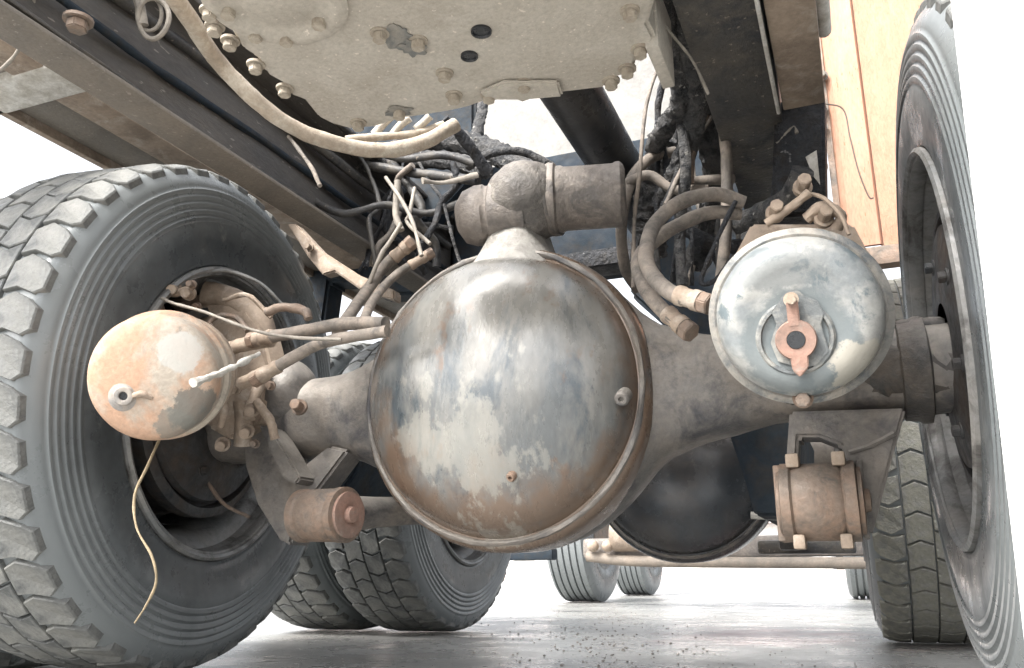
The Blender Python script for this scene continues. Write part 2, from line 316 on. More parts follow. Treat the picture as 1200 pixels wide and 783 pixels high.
# ---------------------------------------------------------------- wheels
RO, TW, D1, D2, XC, ZA = .551, .32, 1.547, 2.93, -.602, .551
XL, XR = -1.347, .143
PITCHES = 44
def tyre_profile(rib=True):
    p = [(.300, -.045), (.304, -.030), (.312, -.016), (.320, -.008), (.322, .000), (.326, .003), (.334, .002), (.348, .003), (.37, .005), (.40, .007), (.414, .006)]
    r = .418
    while r < .49 and rib:
        base = .005 - (r-.418)*.12
        p += [(r, base), (r+.0035, base+.003), (r+.010, base+.0025), (r+.0125, base-.001)]; r += .0155
    p += [(.497, -.004), (.505, -.006), (.515, -.012), (.525, -.019), (.534, -.026), (.537, -.04)]
    mir = [(q[0], -TW-q[1]) for q in reversed(p)]
    return p + [(.5385, -.09), (.539, -TW/2), (.5385, -TW+.09)] + mir
def block_mesh(row):
    pit = 2*math.pi*RO/PITCHES; w_ = .066; a0 = -.062 - row*(.0655); l_ = pit*.935; sgn = 1 if row % 2 == 0 else -1
    pts = [(-l_/2, -w_*.48), (l_/2, -w_*.48), (l_/2 + sgn*.014, 0), (l_/2, w_*.48), (-l_/2, w_*.48), (-l_/2 + sgn*.014, 0)]
    if row in (0, 3):
        e = 1 if row == 0 else -1
        pts = [(-l_/2+.008, -e*w_*.46), (l_/2-.004, -e*w_*.46), (l_/2+.012, 0), (l_/2-.002, e*w_*.5), (l_*.28, e*w_*.70), (-l_*.30, e*w_*.70), (-l_/2+.002, e*w_*.5), (-l_/2+.014, 0)]
    bm = B(); rings = []
    for lvl, (rr, k) in enumerate(((.534, 1.0), (.5465, .975), (.5485, .93))):
        ring = []
        for s, a in pts:
            a_ = a*k + a0; e = max(0, abs(a_ + TW/2) - .10); r_ = rr - e*e*7.5; th = (s*k + (row % 2)*pit/2)/RO
            ring.append(bm.verts.new((a_, r_*math.sin(th), r_*math.cos(th))))
        rings.append(ring)
    n = len(pts)
    for A_, B_ in zip(rings, rings[1:]):
        for i in range(n): bm.faces.new((A_[i], A_[(i+1) % n], B_[(i+1) % n], B_[i]))
    bm.faces.new(rings[-1]); bmesh.ops.recalc_face_normals(bm, faces=bm.faces)
    me = bpy.data.meshes.new('tread_block'); bm.to_mesh(me); bm.free(); me.materials.append(M['tread']); return me
BLK = [block_mesh(r) for r in range(4)]
def make_wheel(label, group, loc, drum=True, flip=False):
    t = thing('truck_wheel', label, 'wheel', loc, group, world=False)
    ty = finish(lathe(B(), tyre_profile(), (0, 0, 0), X_, 128), 'tyre', M['rubber'], t, sharp=50)
    for row in range(4):
        for k in range(PITCHES):
            o = link(bpy.data.objects.new('tread_block', BLK[row])); o.parent = ty; o.rotation_euler = (2*math.pi*k/PITCHES, 0, 0)
    p = [(.322, -.010), (.321, .008), (.315, .012), (.309, .008), (.306, -.012), (.298, -.040), (.274, -.056), (.260, -.10), (.255, -.22), (.275, -.26), (.289, -.30), (.3, -.318), (.293, -.319), (.283, -.30), (.268, -.262), (.249, -.225), (.249, -.10)]
    rim = finish(lathe(B(), p, (0, 0, 0), X_, 96), 'rim', M['rim'], t)
    finish(lathe(B(), [(.306, -.004), (.3095, .004), (.303, .004), (.299, -.008), (.301, -.02)], (0, 0, 0), X_, 96), 'lock_ring', M['rim'], rim)
    finish(lathe(B(), [(.249, -.21), (.21, -.235), (.17, -.215), (.12, -.215), (.12, -.225), (.17, -.225), (.21, -.245), (.249, -.22)], (0, 0, 0), X_, 64), 'wheel_disc', M['drum'], t)
    if drum:
        finish(lathe(B(), [(.10, -.21), (.225, -.205), (.228, -.15), (.222, -.145), (.222, -.07), (.232, -.062), (.232, -.03), (.222, -.024), (.212, -.024), (.208, -.05), (.19, -.055), (.12, -.05), (.06, -.05)], (0, 0, 0), X_, 72), 'brake_drum', M['drum'], t)
        sh = B(); lathe(sh, [(.19, -.05), (.2, -.035), (.195, -.02), (.15, -.012), (.11, -.008), (.07, -.008)], (0, 0, 0), X_, 60); finish(sh, 'backing_plate', M['drum'], t)
        for k in range(6):
            a = k*math.pi/3+.3; bb = B(); hexbolt(bb, (-.012, .14*math.sin(a), .14*math.cos(a)), X_, .010, .015); finish(bb, 'bolt', M['drum'], t)
    return t
w0 = make_wheel('inner rear tyre with muddy chunky tread, largest and nearest at left', 'rear truck wheels', (-1.292, 1.508, ZA))
def wcopy(label, loc, flip=False, rx=0):
    c = copy_tree(w0); c.location = loc; c['label'] = label; c.rotation_euler = (rx, 0, math.pi if flip else 0); return c
wcopy('outer rear tyre almost hidden behind the nearest left tyre', (XL-.34, 1.50, ZA), rx=.05)
wcopy('inner rear tyre seen edge-on beside the orange panel at far right', (XR, 1.502, ZA), True, rx=.4).rotation_euler = (.4, .009, math.pi+.028)
w0.rotation_euler = (.02, .041, .097)
wcopy('second axle inner tyre, grey sidewall and zigzag tread, under the cover at left', (XL, D2, ZA), rx=.11)
wcopy('second axle outer tyre, dark tread just right of the nearest left tyre', (XL-.37, D2, ZA), rx=.2)
moss = wcopy('second axle tyre with mossy tread standing inside the right tyre', (.0, D2, ZA), True, rx=.31)
for q in [c_ for p_ in moss.children for c_ in p_.children if c_.name.startswith('tread_block')]:
    q.material_slots[0].link = 'OBJECT'; q.material_slots[0].material = M['moss']
# steering wheels, ribbed tread, far ahead
def steer(label, loc, flip=False):
    t = thing('steering_wheel', label, 'wheel', loc, 'front truck wheels', world=False)
    p = [(.30, -.04), (.296, -.015), (.31, -.008), (.36, .004), (.42, .006), (.47, 0), (.50, -.006), (.52, -.02), (.53, -.03)]
    a = -.03
    for k in range(5):
        p += [(.534, a-.002), (.536, a-.035), (.534, a-.037), (.516, a-.039), (.516, a-.049), (.534, a-.051)]; a -= .049
    p += [(.53, -.29), (.50, -.31), (.42, -.32), (.31, -.31), (.30, -.28)]
    finish(lathe(B(), p, (0, 0, 0), X_, 96), 'tyre', M['rubber'], t, sharp=30)
    finish(lathe(B(), [(.305, -.008), (.29, -.004), (.28, -.04), (.25, -.07), (.24, -.2), (.1, -.16), (.06, -.12)], (0, 0, 0), X_, 64), 'rim', M['rim'], t)
    finish(lathe(B(), [(0, -.03), (.19, -.03), (.2, -.05), (.2, -.16), (0, -.16)], (0, 0, 0), X_, 48), 'brake_drum', M['rust'], t)
    t.rotation_euler = (0, 0, math.pi if flip else 0); t.location.z = .537; return t
steer('ribbed front tyre standing on the ground below the axle cover', (-1.80, 6.35, 0))
steer('smaller ribbed front tyre just right of the first front tyre', (-1.93, 8.5, 0))
steer('pale front tyre edge peeping left of the mossy right tyre', (-.17, 7.6, 0), True)
# ---------------------------------------------------------------- rear axle (banjo housing with domed cover)
XR2 = .0
def axle(Y, label, main=True, XC=XC):
    XR = .143 if main else XR2
    ZA = .551 - (.027 if main else .004)
    t = thing('rear_axle', label, 'axle', (XC, Y, ZA), 'driven rear axles')
    RC = .272; G_ = 1 if main else 1.10
    bm = B(); NX, NS = 90, 36; x0_, x1_ = XL-.02-XC, XR+.02-XC; rings = []
    for i in range(NX+1):
        x = x0_ + (x1_-x0_)*i/NX
        s = math.sqrt(max(0, (RC+.012)**2 - x*x)) if abs(x) < RC+.012 else 0
        arm = .088 + .05*max(0, 1-abs(abs(x)-.30)/.32) if abs(x) > .2 else .12
        arm = .080 + .050*math.exp(-((abs(x)-.24)/.105)**2) if abs(x) > .24 else .130
        kx = min(1, max(0, (x-.40)/.08)); arm -= .014*kx
        k = .05; m_ = max(s, arm); h = m_ + k*math.exp(-abs(s-arm)/k)*.45
        if abs(x) < .2: h = max(h, 0)
        d = .083 - .014*kx + .055*math.exp(-(x/.27)**4)
        zc = 0.0
        ring = []
        for j in range(NS):
            a = 2*math.pi*j/NS; ca, sa = math.cos(a), math.sin(a); e = .75
            yy = math.copysign(abs(ca)**e, ca)*d; zz = math.copysign(abs(sa)**e, sa)*h
            q = Vector((XC+x, Y+yy, ZA+zc+zz)); q += Vector(noise.noise_vector(q*9))*.0035
            ring.append(bm.verts.new(q))
        rings.append(ring)
    for A_, B_ in zip(rings, rings[1:]):
        for j in range(NS): bm.faces.new((A_[j], A_[(j+1) % NS], B_[(j+1) % NS], B_[j]))
    bm.faces.new(rings[0]); bm.faces.new(rings[-1][::-1])
    finish(bm, 'housing', M['housing'], t)
    # cover dome, built toward the camera (-Y); weld flange then bowl
    p = [(.285, -.02), (.288, .09), (.284, .108), (.276, .116), (.264, .118), (.262, .123)]
    for k in range(15):
        a = (k+.6)/15*math.pi/2; p.append((.259*math.cos(a), .122 + .112*math.sin(a)))
    p.append((0, .2345))
    p = [(r_*G_, a_) for r_, a_ in p]
    bm = B(); lathe(bm, p, (XC, Y, ZA), -Y_, 96)
    for v in bm.verts: v.co += Vector(noise.noise_vector(v.co*7))*.002
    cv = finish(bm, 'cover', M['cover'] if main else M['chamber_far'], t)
    bm = B(); tube(bm, [(XC+.272*G_*math.cos(a), Y-.117, ZA+.272*G_*math.sin(a)) for a in [2*math.pi*k/72 for k in range(73)]], .0055, 8, 1, rough=.003, smooth=False, freq=60)
    finish(bm, 'weld_bead', M['housing'], cv)
    if main:
        bm = B(); tube(bm, [(XC+.50, Y, ZA), (XC+.60, Y, ZA+.003), (XR+.02, Y, ZA)], .073, 30, 10, rough=.010, freq=30); finish(bm, 'greasy_sleeve', M['sleeve'], t)
        bm = B(); tube(bm, [at(1038, 392, Y-.02), at(1070, 384, Y-.02), at(1106, 386, Y-.02)], .018, 14, 6, rough=.006, freq=40); finish(bm, 'cam_tube', M['sleeve'], t)
    # arm end collars at wheels
    for s, x in ((1, XL+.02), (-1, XR-.02)):
        finish(lathe(B(), [(.06, -.03), (.082, -.02), (.084, .0), (.088, .005), (.088, .02), (.07, .025)], (x+s*.02, Y, ZA), -X_*s, 48), 'arm_flange', M['sleeve'], t)
    if main:
        # plugs
        pp = [(at(728, 468, Y-.178), .0085), (at(598, 560, Y-.212), .0055)]
        for q, r_ in pp:
            finish(lathe(B(), [(r_*1.5, -.03), (r_*1.5, -.002), (r_*1.1, .002), (r_*.6, .002), (r_*.5, -.003), (0, -.003)], q, Vector((.2 if r_ > .011 else 0, -1, -.1 if r_ > .011 else -.5)), 20), 'drain_plug', M['rust'] if r_ < .007 else M['housing'], t)
        # neck gusset on top of the banjo carrying the upper torque rod eye
        bm = B(); rings = []                               # flared neck rising off the banjo to the joint
        for k in range(13):
            f = k/12; z = ZA + .215 + .190*f; cx = (at(618, 300, Y).x)*(1-f) + (at(617, 250, Y).x)*f
            hw = .046 + .080*(1-f)**2.6; dp = .060 + .075*(1-f)**1.2
            rings.append([bm.verts.new(Vector((cx + math.copysign(abs(math.cos(a))**.7, math.cos(a))*hw, Y-.03 + math.copysign(abs(math.sin(a))**.7, math.sin(a))*dp, z))) for a in [2*math.pi*q/32 for q in range(32)]])
        for A_, B_ in zip(rings, rings[1:]):
            for q in range(32): bm.faces.new((A_[q], A_[(q+1) % 32], B_[(q+1) % 32], B_[q]))
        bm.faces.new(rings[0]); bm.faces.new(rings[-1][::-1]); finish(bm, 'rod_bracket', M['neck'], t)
        bm = B(); prism(bm, [at(603, 280, Y-.105), at(601, 225, Y-.105), at(606, 225, Y-.105), at(610, 281, Y-.105)], (0, .03, 0), .001); finish(bm, 'rib', M['housing'], t)
    return t
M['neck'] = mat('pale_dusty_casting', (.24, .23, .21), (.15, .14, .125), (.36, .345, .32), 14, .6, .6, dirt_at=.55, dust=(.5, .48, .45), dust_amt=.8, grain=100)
M['neck2'] = mat('greasy_grey_casting', (.155, .14, .125), (.095, .088, .082), (.22, .20, .175), 12, .6, .8, dirt_at=.58, grain=90, bdist=.006)
M['sleeve'] = mat('oily_black_brown_casting', (.045, .042, .04), (.085, .07, .055), (.03, .03, .03), 10, .5, .6, grain=90, bdist=.006, dust=(.28, .26, .24), dust_amt=.7)
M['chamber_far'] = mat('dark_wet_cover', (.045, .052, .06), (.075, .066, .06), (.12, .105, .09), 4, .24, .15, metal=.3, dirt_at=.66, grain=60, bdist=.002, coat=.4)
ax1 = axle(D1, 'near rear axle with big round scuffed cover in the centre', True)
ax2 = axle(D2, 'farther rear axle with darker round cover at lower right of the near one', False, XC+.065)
# ---------------------------------------------------------------- upper torque rod eye on the axle
Yk = 1.47
kc = at(616, 236, Yk); kl = at(549, 254, Yk-.02); kr = at(731, 243, Yk+.05)
axk = (kr-kl).normalized()
t = thing('torque_rod_joint', 'greasy ball joint and thick bushing cylinder sitting on top of the axle cover', 'torque rod', (kc.x, kc.y, kc.z-.06))
bm = B(); bmesh.ops.create_uvsphere(bm, u_segments=40, v_segments=24, radius=.084)
for v in bm.verts: v.co = Vector((v.co.x*1.0, v.co.y*.9, math.copysign(abs(v.co.z/.084)**.85*.080, v.co.z))) + kc; v.co += Vector(noise.noise_vector(v.co*11))*.012 + Vector(noise.noise_vector(v.co*40))*.003
finish(bm, 'joint_body', M['neck2'], t)
L = (kc-kl).length
finish(lathe(B(), [(0, -.026), (.030, -.022), (.052, -.006), (.060, .016), (.061, .034), (.058, .038), (.058, .044), (.064, .048), (.064, L)], kl, axk, 40, .004), 'left_cap', M['cap'], t)
L2 = (kr-kc).length
finish(lathe(B(), [(.058, 0), (.064, .04), (.072, .052), (.072, .062), (.066, .066), (.066, .074), (.063, .08), (.063, L2-.02), (.066, L2-.015), (.066, L2-.006), (.06, L2), (.05, L2+.003), (0, L2+.003)], kc, axk, 48, .0025), 'bushing_cylinder', M['cap'], t)
finish(tube(B(), [kc + axk*.058 + (Vector((0, math.cos(a), math.sin(a))))*.069 for a in [2*math.pi*k/40 for k in range(41)]], .004, 8, 1, smooth=False, rough=.002), 'clamp_ring', M['housing'], t)
bm = B()
for k in range(60):                                       # crust of oily dirt on top of the joint
    a = random.uniform(-.9, .9); b_ = random.uniform(-.6, .5); q = kc + Vector((math.sin(a)*.068, math.sin(b_)*.05, .070*math.cos(a)*math.cos(b_)))
    b2 = B(); bmesh.ops.create_icosphere(b2, subdivisions=1, radius=random.uniform(.005, .012))
    for v in b2.verts: v.co = v.co*(1+.4*noise.noise(v.co*120)) + q
    merge(bm, b2)
finish(bm, 'dirt_crust', M['grime'], t)['kind'] = 'stuff'
# ---------------------------------------------------------------- lower torque rods
def lower_rod(c, r_, w_, axis, label, rodto, capmat, brk):
    u, v, d = frame(axis); t = thing('lower_torque_rod', label, 'torque rod', (c.x, c.y, c.z-r_), 'lower torque rods')
    finish(lathe(B(), [(0, -w_/2-.004), (r_*.8, -w_/2-.004), (r_*.82, -w_/2), (r_*1.02, -w_/2+.002), (r_*1.02, -w_/2+.016), (r_*.94, -w_/2+.02), (r_, -w_/2+.028), (r_, w_/2-.028), (r_*.93, w_/2-.022), (r_*1.03, w_/2-.018), (r_*1.03, w_/2-.002), (r_*.85, w_/2), (0, w_/2)], c, d, 56, .001), 'bushing', M['rust'], t)
    finish(lathe(B(), [(r_*.86, w_/2), (r_*.86, w_/2+.006), (r_*.5, w_/2+.008), (r_*.32, w_/2+.005), (r_*.28, w_/2+.016), (0, w_/2+.018)], c, d, 40), 'end_cap', capmat, t)
    bm = B(); tube(bm, [c + (rodto-c).normalized()*r_*.7, rodto], lambda s: .030+.012*max(0, 1-s*8), 20, 12, rough=.002); finish(bm, 'rod', M['housing'], t)
    return t
cL = at(380, 604, 1.42); dL = (at(410, 605, 1.36)-at(345, 605, 1.45)).normalized()
lower_rod(cL, .050, .115, (1, -.14, -.02), 'lower torque rod with rusty round bushing under the left brake chamber', cL+Vector((.20, .50, .05)), M['pink'], None)
cR = at(961, 588, 1.45)
tr = lower_rod(cR, .060, .115, (1, 0, 0), 'lower torque rod with brown banded bushing hanging at right', cR+Vector((-.02, 1.3, .02)), M['rust'], None)
for k in range(2):                                         # bushing clamp lugs
    bm = B(); box(bm, cR + Vector((-.034+.068*k, -.02, .062)), (.02, .04, .022), bev=.004); finish(bm, 'lug', M['tan'], tr)
    bm = B(); box(bm, cR + Vector((-.034+.068*k, -.02, -.062)), (.018, .04, .022), bev=.004); finish(bm, 'lug', M['tan'], tr)
# brackets
bm = B(); prism(bm, [at(x, y, 1.47) for x, y in ((283, 505), (300, 500), (352, 548), (385, 522), (408, 527), (372, 575), (352, 585), (340, 640), (326, 632), (300, 590), (286, 545))], (.0, .07, 0), .006)
t = thing('rod_bracket', 'triangular grey steel bracket joining left axle arm to the lower bushing', 'bracket', tuple(at(320, 640, 1.47)))
finish(bm, 'plate', M['housing'], t)
bm = B(); prism(bm, [at(x, y, 1.42) for x, y in ((302, 498), (316, 500), (352, 560), (346, 568), (330, 560))], (.0, .06, 0), .004); finish(bm, 'rib', M['housing'], t)
t = thing('rod_bracket', 'grey gusset plate hanging from right axle arm beside the brown bushing', 'bracket', tuple(at(1012, 630, 1.47)))
bm = B(); prism(bm, [at(x, y, 1.47) for x, y in ((925, 482), (1062, 478), (1050, 520), (1022, 627), (1006, 626), (1002, 560), (985, 522), (960, 512), (936, 512), (934, 544), (921, 544))], (0, .07, 0), .005)
finish(bm, 'plate', M['housing'], t)
bm = B(); tube(bm, [at(995, 530, 1.467), at(1020, 522, 1.467), at(1048, 508, 1.467)], .004, 6, 6, rough=.002); finish(bm, 'weld_bead', M['housing'], t)
bm = B(); box(bm, at(914, 590, 1.47)+Vector((0, .03, 0)), (.012, .09, .12), bev=.003); finish(bm, 'side_plate', M['rust'], t)
bm = B(); box(bm, at(1011, 585, 1.47)+Vector((0, .03, 0)), (.01, .09, .12), bev=.003); finish(bm, 'side_plate', M['housing'], t)
# dark spring hanger beyond
bm = B(); prism(bm, [at(x, y, 1.85) for x, y in ((848, 490), (938, 490), (936, 606), (884, 604), (872, 560))], (0, .5, 0), .006)
single('shade_dark_hanger', bm, M['blue'], 'blue-black boxy spring hanger between the two axles at right', 'bracket')
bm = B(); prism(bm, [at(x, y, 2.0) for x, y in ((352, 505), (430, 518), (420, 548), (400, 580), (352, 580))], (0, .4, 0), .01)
single('shade_dark_hanger', bm, M['blue'], 'dark hanger block added as shade behind the left torque rod bushing', 'bracket')  # dark block added to fill the shaded gap beside the tyre
# cross shaft of the tandem suspension
single('cross_tube', tube(B(), [at(880, 604, 2.0), at(920, 606, 2.0)], .008, 8, 4), M['dirtywhite'], 'thin pale rod under the dark spring hanger', 'rod')
# ---------------------------------------------------------------- brake chambers
def chamber(c, axis, r_, m, label, right):
    u, v, d = frame(axis)
    t = thing('brake_chamber', label, 'brake chamber', (c.x, c.y, c.z-r_), 'air brake chambers')
    p = []
    n = 14                                                # domed face, d points toward viewer
    if right:
        prof = [(0, .012), (r_*.50, .012), (r_*.56, .0145), (r_*.66, .0155), (r_*.76, .012), (r_*.84, .004), (r_*.89, -.008), (r_*.90, -.03)]
    else:
        prof = [(0, .018), (r_*.2, .017), (r_*.5, .015), (r_*.74, .011), (r_*.89, .007), (r_*.95, .001), (r_*.98, -.009), (r_*.985, -.022), (r_*.985, -.064)]
    finish(lathe(B(), prof, c, d, 96, .0012), 'face_cap', m, t)
    z0 = -.03 if right else -.060
    kb = 1 if right else 1.05
    band = [(r_*.88, z0+.004), (r_*.93, z0+.006), (r_*1.0*kb, z0), (r_*1.01*kb, z0-.012), (r_*1.0*kb, z0-.024), (r_*.95, z0-.028)]
    cb = finish(lathe(B(), band, c, d, 96, .001), 'clamp_band', M['band_r'] if right else M['chamber_l'], t)
    body = [(r_*.95, z0-.024), (r_*.94, z0-.05), (r_*.90, z0-.09), (r_*.98, z0-.095), (r_*.98, z0-.115), (r_*.86, z0-.125), (r_*.74, z0-.17), (r_*.62, z0-.20), (r_*.60, z0-(.20 if right else .34)), (0, z0-(.20 if right else .34))]
    finish(lathe(B(), body, c, d, 72, .001), 'body', M['tan'] if not right else M['housing'], t)
    return t, u, v, d
cR_, aR = at(936, 371, 1.12), Vector((.03, -1, -.30))
rR = .117
tcr, u, v, d = chamber(cR_, aR, rR, M['chamber_r'], 'large round brake chamber with pale scuffed face at right, pink release bolt', True)
q = at(933, 398, 1.10); f0 = q
up_ = (Z_ - d*Z_.dot(d)).normalized(); side = up_.cross(d).normalized()
def on(x, y, k=0): # point on the chamber face plane under a pixel
    dd = RT*((x-W0/2)/FPX) + UP*((H0/2-y)/FPX) + FW; tt = (cR_ + d*(.014+k) - ORI).dot(d)/dd.dot(d); return ORI + dd*tt
# dark worn recess ring, washer, tool
finish(lathe(B(), [(.040, -.004), (.0425, .0035), (.046, .0035), (.049, .0), (.049, -.004)], on(932, 396), d, 48), 'face_ring', M['chamber_d'], tcr)
bm = B(); pts = [on(x, y, .002) for x, y in ((916, 348), (924, 341), (936, 341), (944, 348), (958, 352), (966, 368), (962, 380), (972, 412), (958, 428), (938, 432), (912, 424), (903, 402), (910, 380), (904, 366))]
finish(prism(B(), pts, d*.0025, .001), 'centre_plate', M['chamber_d'], tcr)
finish(lathe(B(), [(.0, .002), (.0105, .002), (.0115, .012), (.024, .013), (.0255, .010), (.0255, 0)], on(933, 398, .004), d, 40), 'release_washer', M['pink'], tcr)
finish(lathe(B(), [(0, .0125), (.011, .0125), (.0115, .006)], on(933, 398, .0045), d, 24), 'socket', M['hole'], tcr)
finish(prism(B(), [on(x, y, .010) for x, y in ((921, 354), (935, 352), (938, 382), (924, 384))], d*.007, .0015), 'release_bar', M['pink'], tcr)
finish(prism(B(), [on(x, y, .010) for x, y in ((925, 414), (947, 414), (948, 430), (938, 442), (929, 434))], d*.007, .0015), 'release_bar', M['pink'], tcr)
bm = B(); hexbolt(bm, on(927, 351, .012), d, .007, .014); finish(bm, 'bolt', M['tan'], tcr)
bm = B(); hexbolt(bm, on(941, 466, -.04), d, .010, .03); finish(bm, 'band_bolt', M['rust'], tcr)
# clamps and fittings above the right chamber
for x, y in ((908, 252), (940, 222), (965, 258)):
    bm = B(); hexbolt(bm, at(x, y, 1.19), (0.2, -1, .1), .010, .03); finish(bm, 'fitting', M['tan'], tcr)
bm = B(); tube(bm, [at(898, 262, 1.18), at(930, 240, 1.17), at(948, 226, 1.17)], .007, 10, 6, rough=.002); finish(bm, 'clamp_lever', M['tan'], tcr)
bm = B(); tube(bm, [at(945, 256, 1.19), at(962, 244, 1.18), at(985, 252, 1.18), at(980, 268, 1.19)], .009, 10, 6, rough=.003); finish(bm, 'elbow', M['tan'], tcr)
bm = B(); tube(bm, [at(940, 225, 1.2), at(965, 232, 1.16), at(985, 252, 1.14), at(995, 275, 1.14)], .003, 6, 6); finish(bm, 'spring_clip', M['tan'], tcr)
bm = B(); prism(bm, [at(x, y, 1.25) for x, y in ((880, 262), (1000, 262), (1020, 300), (860, 300))], (0, .12, 0), .004); finish(bm, 'mounting_plate', M['tan'], tcr)

cL_, aL = at(178, 443, 1.02), Vector((.58, -1, -.34))
tcl, u, v, d = chamber(cL_, aL, .102, M['chamber_l'], 'orange dusted brake chamber with small off-centre port at left', False)
def onl(x, y, k=0):
    dd = RT*((x-W0/2)/FPX) + UP*((H0/2-y)/FPX) + FW; tt = (cL_ + d*(.010+k) - ORI).dot(d)/dd.dot(d); return ORI + dd*tt
finish(lathe(B(), [(.030, -.006), (.022, .001), (.016, .003), (.014, .007), (.009, .008), (.0068, .007), (.0065, .002), (0, .002)], onl(146, 464, .004), d, 32, .0006), 'breather_port', M['port'], tcl)
finish(lathe(B(), [(0, .003), (.0064, .003)], onl(146, 464, .0045), d, 20), 'port_hole', M['hole'], tcl)
finish(tube(B(), [onl(156, 464, .008), onl(168, 462, .008), onl(178, 466, .004)], .0055, 10, 6, rough=.0015, freq=90), 'port_nib', M['tan'], tcl)
# levers, clevis and fittings behind the left chamber
bm = B(); prism(bm, [at(x, y, 1.44) for x, y in ((188, 348), (240, 344), (290, 362), (306, 392), (318, 440), (300, 500), (268, 516), (240, 500), (232, 400))], (.02, .05, 0), .008); finish(bm, 'mounting_plate', M['tan'], tcl)
bm = B(); tube(bm, [at(176, 332, 1.30), at(184, 350, 1.31), at(194, 372, 1.34)], .007, 8, 6, rough=.002); finish(bm, 'clamp_ear', M['rust'], tcl)
bm = B(); tube(bm, [at(170, 330, 1.30), at(200, 344, 1.29), at(226, 336, 1.30)], .008, 8, 6, rough=.003); finish(bm, 'clamp_lever', M['tan'], tcl)
for x, y, Yb in ((206, 340, 1.3), (222, 344, 1.32), (290, 505, 1.38), (262, 520, 1.38), (275, 455, 1.38), (296, 480, 1.38)):
    bm = B(); hexbolt(bm, at(x, y, Yb), aL, .011, .04); finish(bm, 'clamp_bolt', M['tan'], tcl)
finish(tube(B(), [at(226, 449, .985), at(262, 436, 1.06), at(304, 414, 1.16)], lambda s: .0065-.003*s, 10, 8, rough=.004, freq=60), 'release_lever', M['dirtywhite'], tcl)
finish(tube(B(), [at(240, 344, 1.44), at(268, 350, 1.46), at(300, 372, 1.47), at(312, 400, 1.48)], .028, 14, 8, rough=.003), 'push_rod_guard', M['tan'], tcl)
finish(tube(B(), [at(292, 490, 1.38), at(300, 460, 1.40), at(312, 440, 1.44)], .012, 12, 6, rough=.003), 'slack_adjuster', M['tan'], tcl)
finish(tube(B(), [at(284, 470, 1.40), at(285, 500, 1.41), at(284, 522, 1.42)], .018, 12, 6, rough=.003), 'support_post', M['tan'], tcl)

ol = Vector(tcl['_o']); orr = Vector(tcr['_o'])
spot(M['chamber_l'], tuple(onl(232, 482) - ol), .040, (.13, .125, .11), .85, 60, .45)
spot(M['chamber_l'], tuple(onl(205, 500) - ol), .030, (.16, .16, .14), .7, 90, .6)
spot(M['chamber_l'], tuple(onl(212, 412) - ol), .034, (.44, .43, .40), .8, 30, .4)
spot(M['chamber_r'], tuple(on(936, 400) - orr), .072, (.125, .145, .15), .85, 22, .35)
spot(M['chamber_r'], tuple(on(900, 310) - orr), .045, (.15, .165, .17), .6, 26, .6, (.6, 1, 1))
spot(M['chamber_r'], tuple(on(1000, 420) - orr), .04, (.40, .37, .31), .7, 30, .6)
for pp, r_, nm, m_ in ((((238, 392, 1.36), (252, 372, 1.38), (276, 372, 1.40), (290, 388, 1.40)), .006, 'return_spring', 'rust'),
        (((256, 404, 1.34), (262, 428, 1.34), (256, 452, 1.34), (264, 478, 1.35), (258, 500, 1.36)), .007, 'bracket_rib', 'tan'),
        (((262, 352, 1.4), (290, 346, 1.4), (318, 372, 1.42)), .005, 'guard_edge', 'tan'),
        (((300, 470, 1.36), (316, 492, 1.37), (322, 515, 1.38)), .009, 'slack_arm', 'tan'),
        (((182, 352, 1.28), (176, 338, 1.27), (170, 326, 1.27)), .005, 'clevis_pin', 'tan')):
    finish(tube(B(), [at(*q) for q in pp], r_, 10, 6, rough=.002, freq=60), nm, M[m_], tcl)
for x, y, Yb in ((246, 384, 1.33), (258, 420, 1.33), (232, 360, 1.36), (300, 520, 1.40), (178, 330, 1.27), (226, 334, 1.30), (318, 452, 1.36)):
    bm = B(); hexbolt(bm, at(x, y, Yb), (.3, -1, -.2), .007, .02); finish(bm, 'nut', M['rust'], tcl)
# knobby collar on left arm
t = thing('axle_collar', 'crusted grey clamp block on the left axle arm beside the hoses', 'clamp', tuple(at(340, 500, 1.45)))
bm = B(); bmesh.ops.create_uvsphere(bm, u_segments=36, v_segments=24, radius=1)
cc = at(338, 462, 1.50)
for v_ in bm.verts: v_.co = Vector((v_.co.x*.062, v_.co.y*.06, v_.co.z*.075)) + cc; v_.co += Vector(noise.noise_vector(v_.co*20))*.008
finish(bm, 'clamp_body', M['housing'], t)
bm = B(); hexbolt(bm, at(352, 478, 1.42), (.2, -1, .1), .012, .03); finish(bm, 'bolt', M['rust'], t)
# ---------------------------------------------------------------- transfer case / gearbox underside
ZP = .95
t = thing('gearbox', 'big sand-coloured gearbox underside with bolted edge filling the top', 'gearbox', tuple(at(520, 60, ZP, 2)))
out = [(800, -60), (768, 0), (760, 28), (768, 44), (764, 58), (748, 64), (742, 86), (722, 92), (708, 104), (640, 112), (612, 122), (598, 116), (572, 119), (548, 127), (530, 131), (500, 136), (470, 140), (440, 150), (410, 152), (388, 146), (372, 138), (356, 118), (340, 112), (330, 98), (312, 88), (300, 68), (284, 58), (270, 36), (252, 26), (236, 6), (200, -30)]
pts = [at(x, y, ZP, 2) for x, y in out]
bm = B(); prism(bm, pts, (0, 0, .05), .006)
gp = finish(bm, 'bottom_plate', M['cast'], t)
# case body above the plate
inn = [at(x, y, ZP, 2) for x, y in ((780, -60), (750, 0), (735, 60), (700, 84), (600, 98), (440, 130), (380, 118), (300, 50), (240, -20))]
finish(prism(B(), [p_+Vector((0, 0, .052)) for p_ in inn], (0, 0, .22), .01), 'case', M['cast'], t)
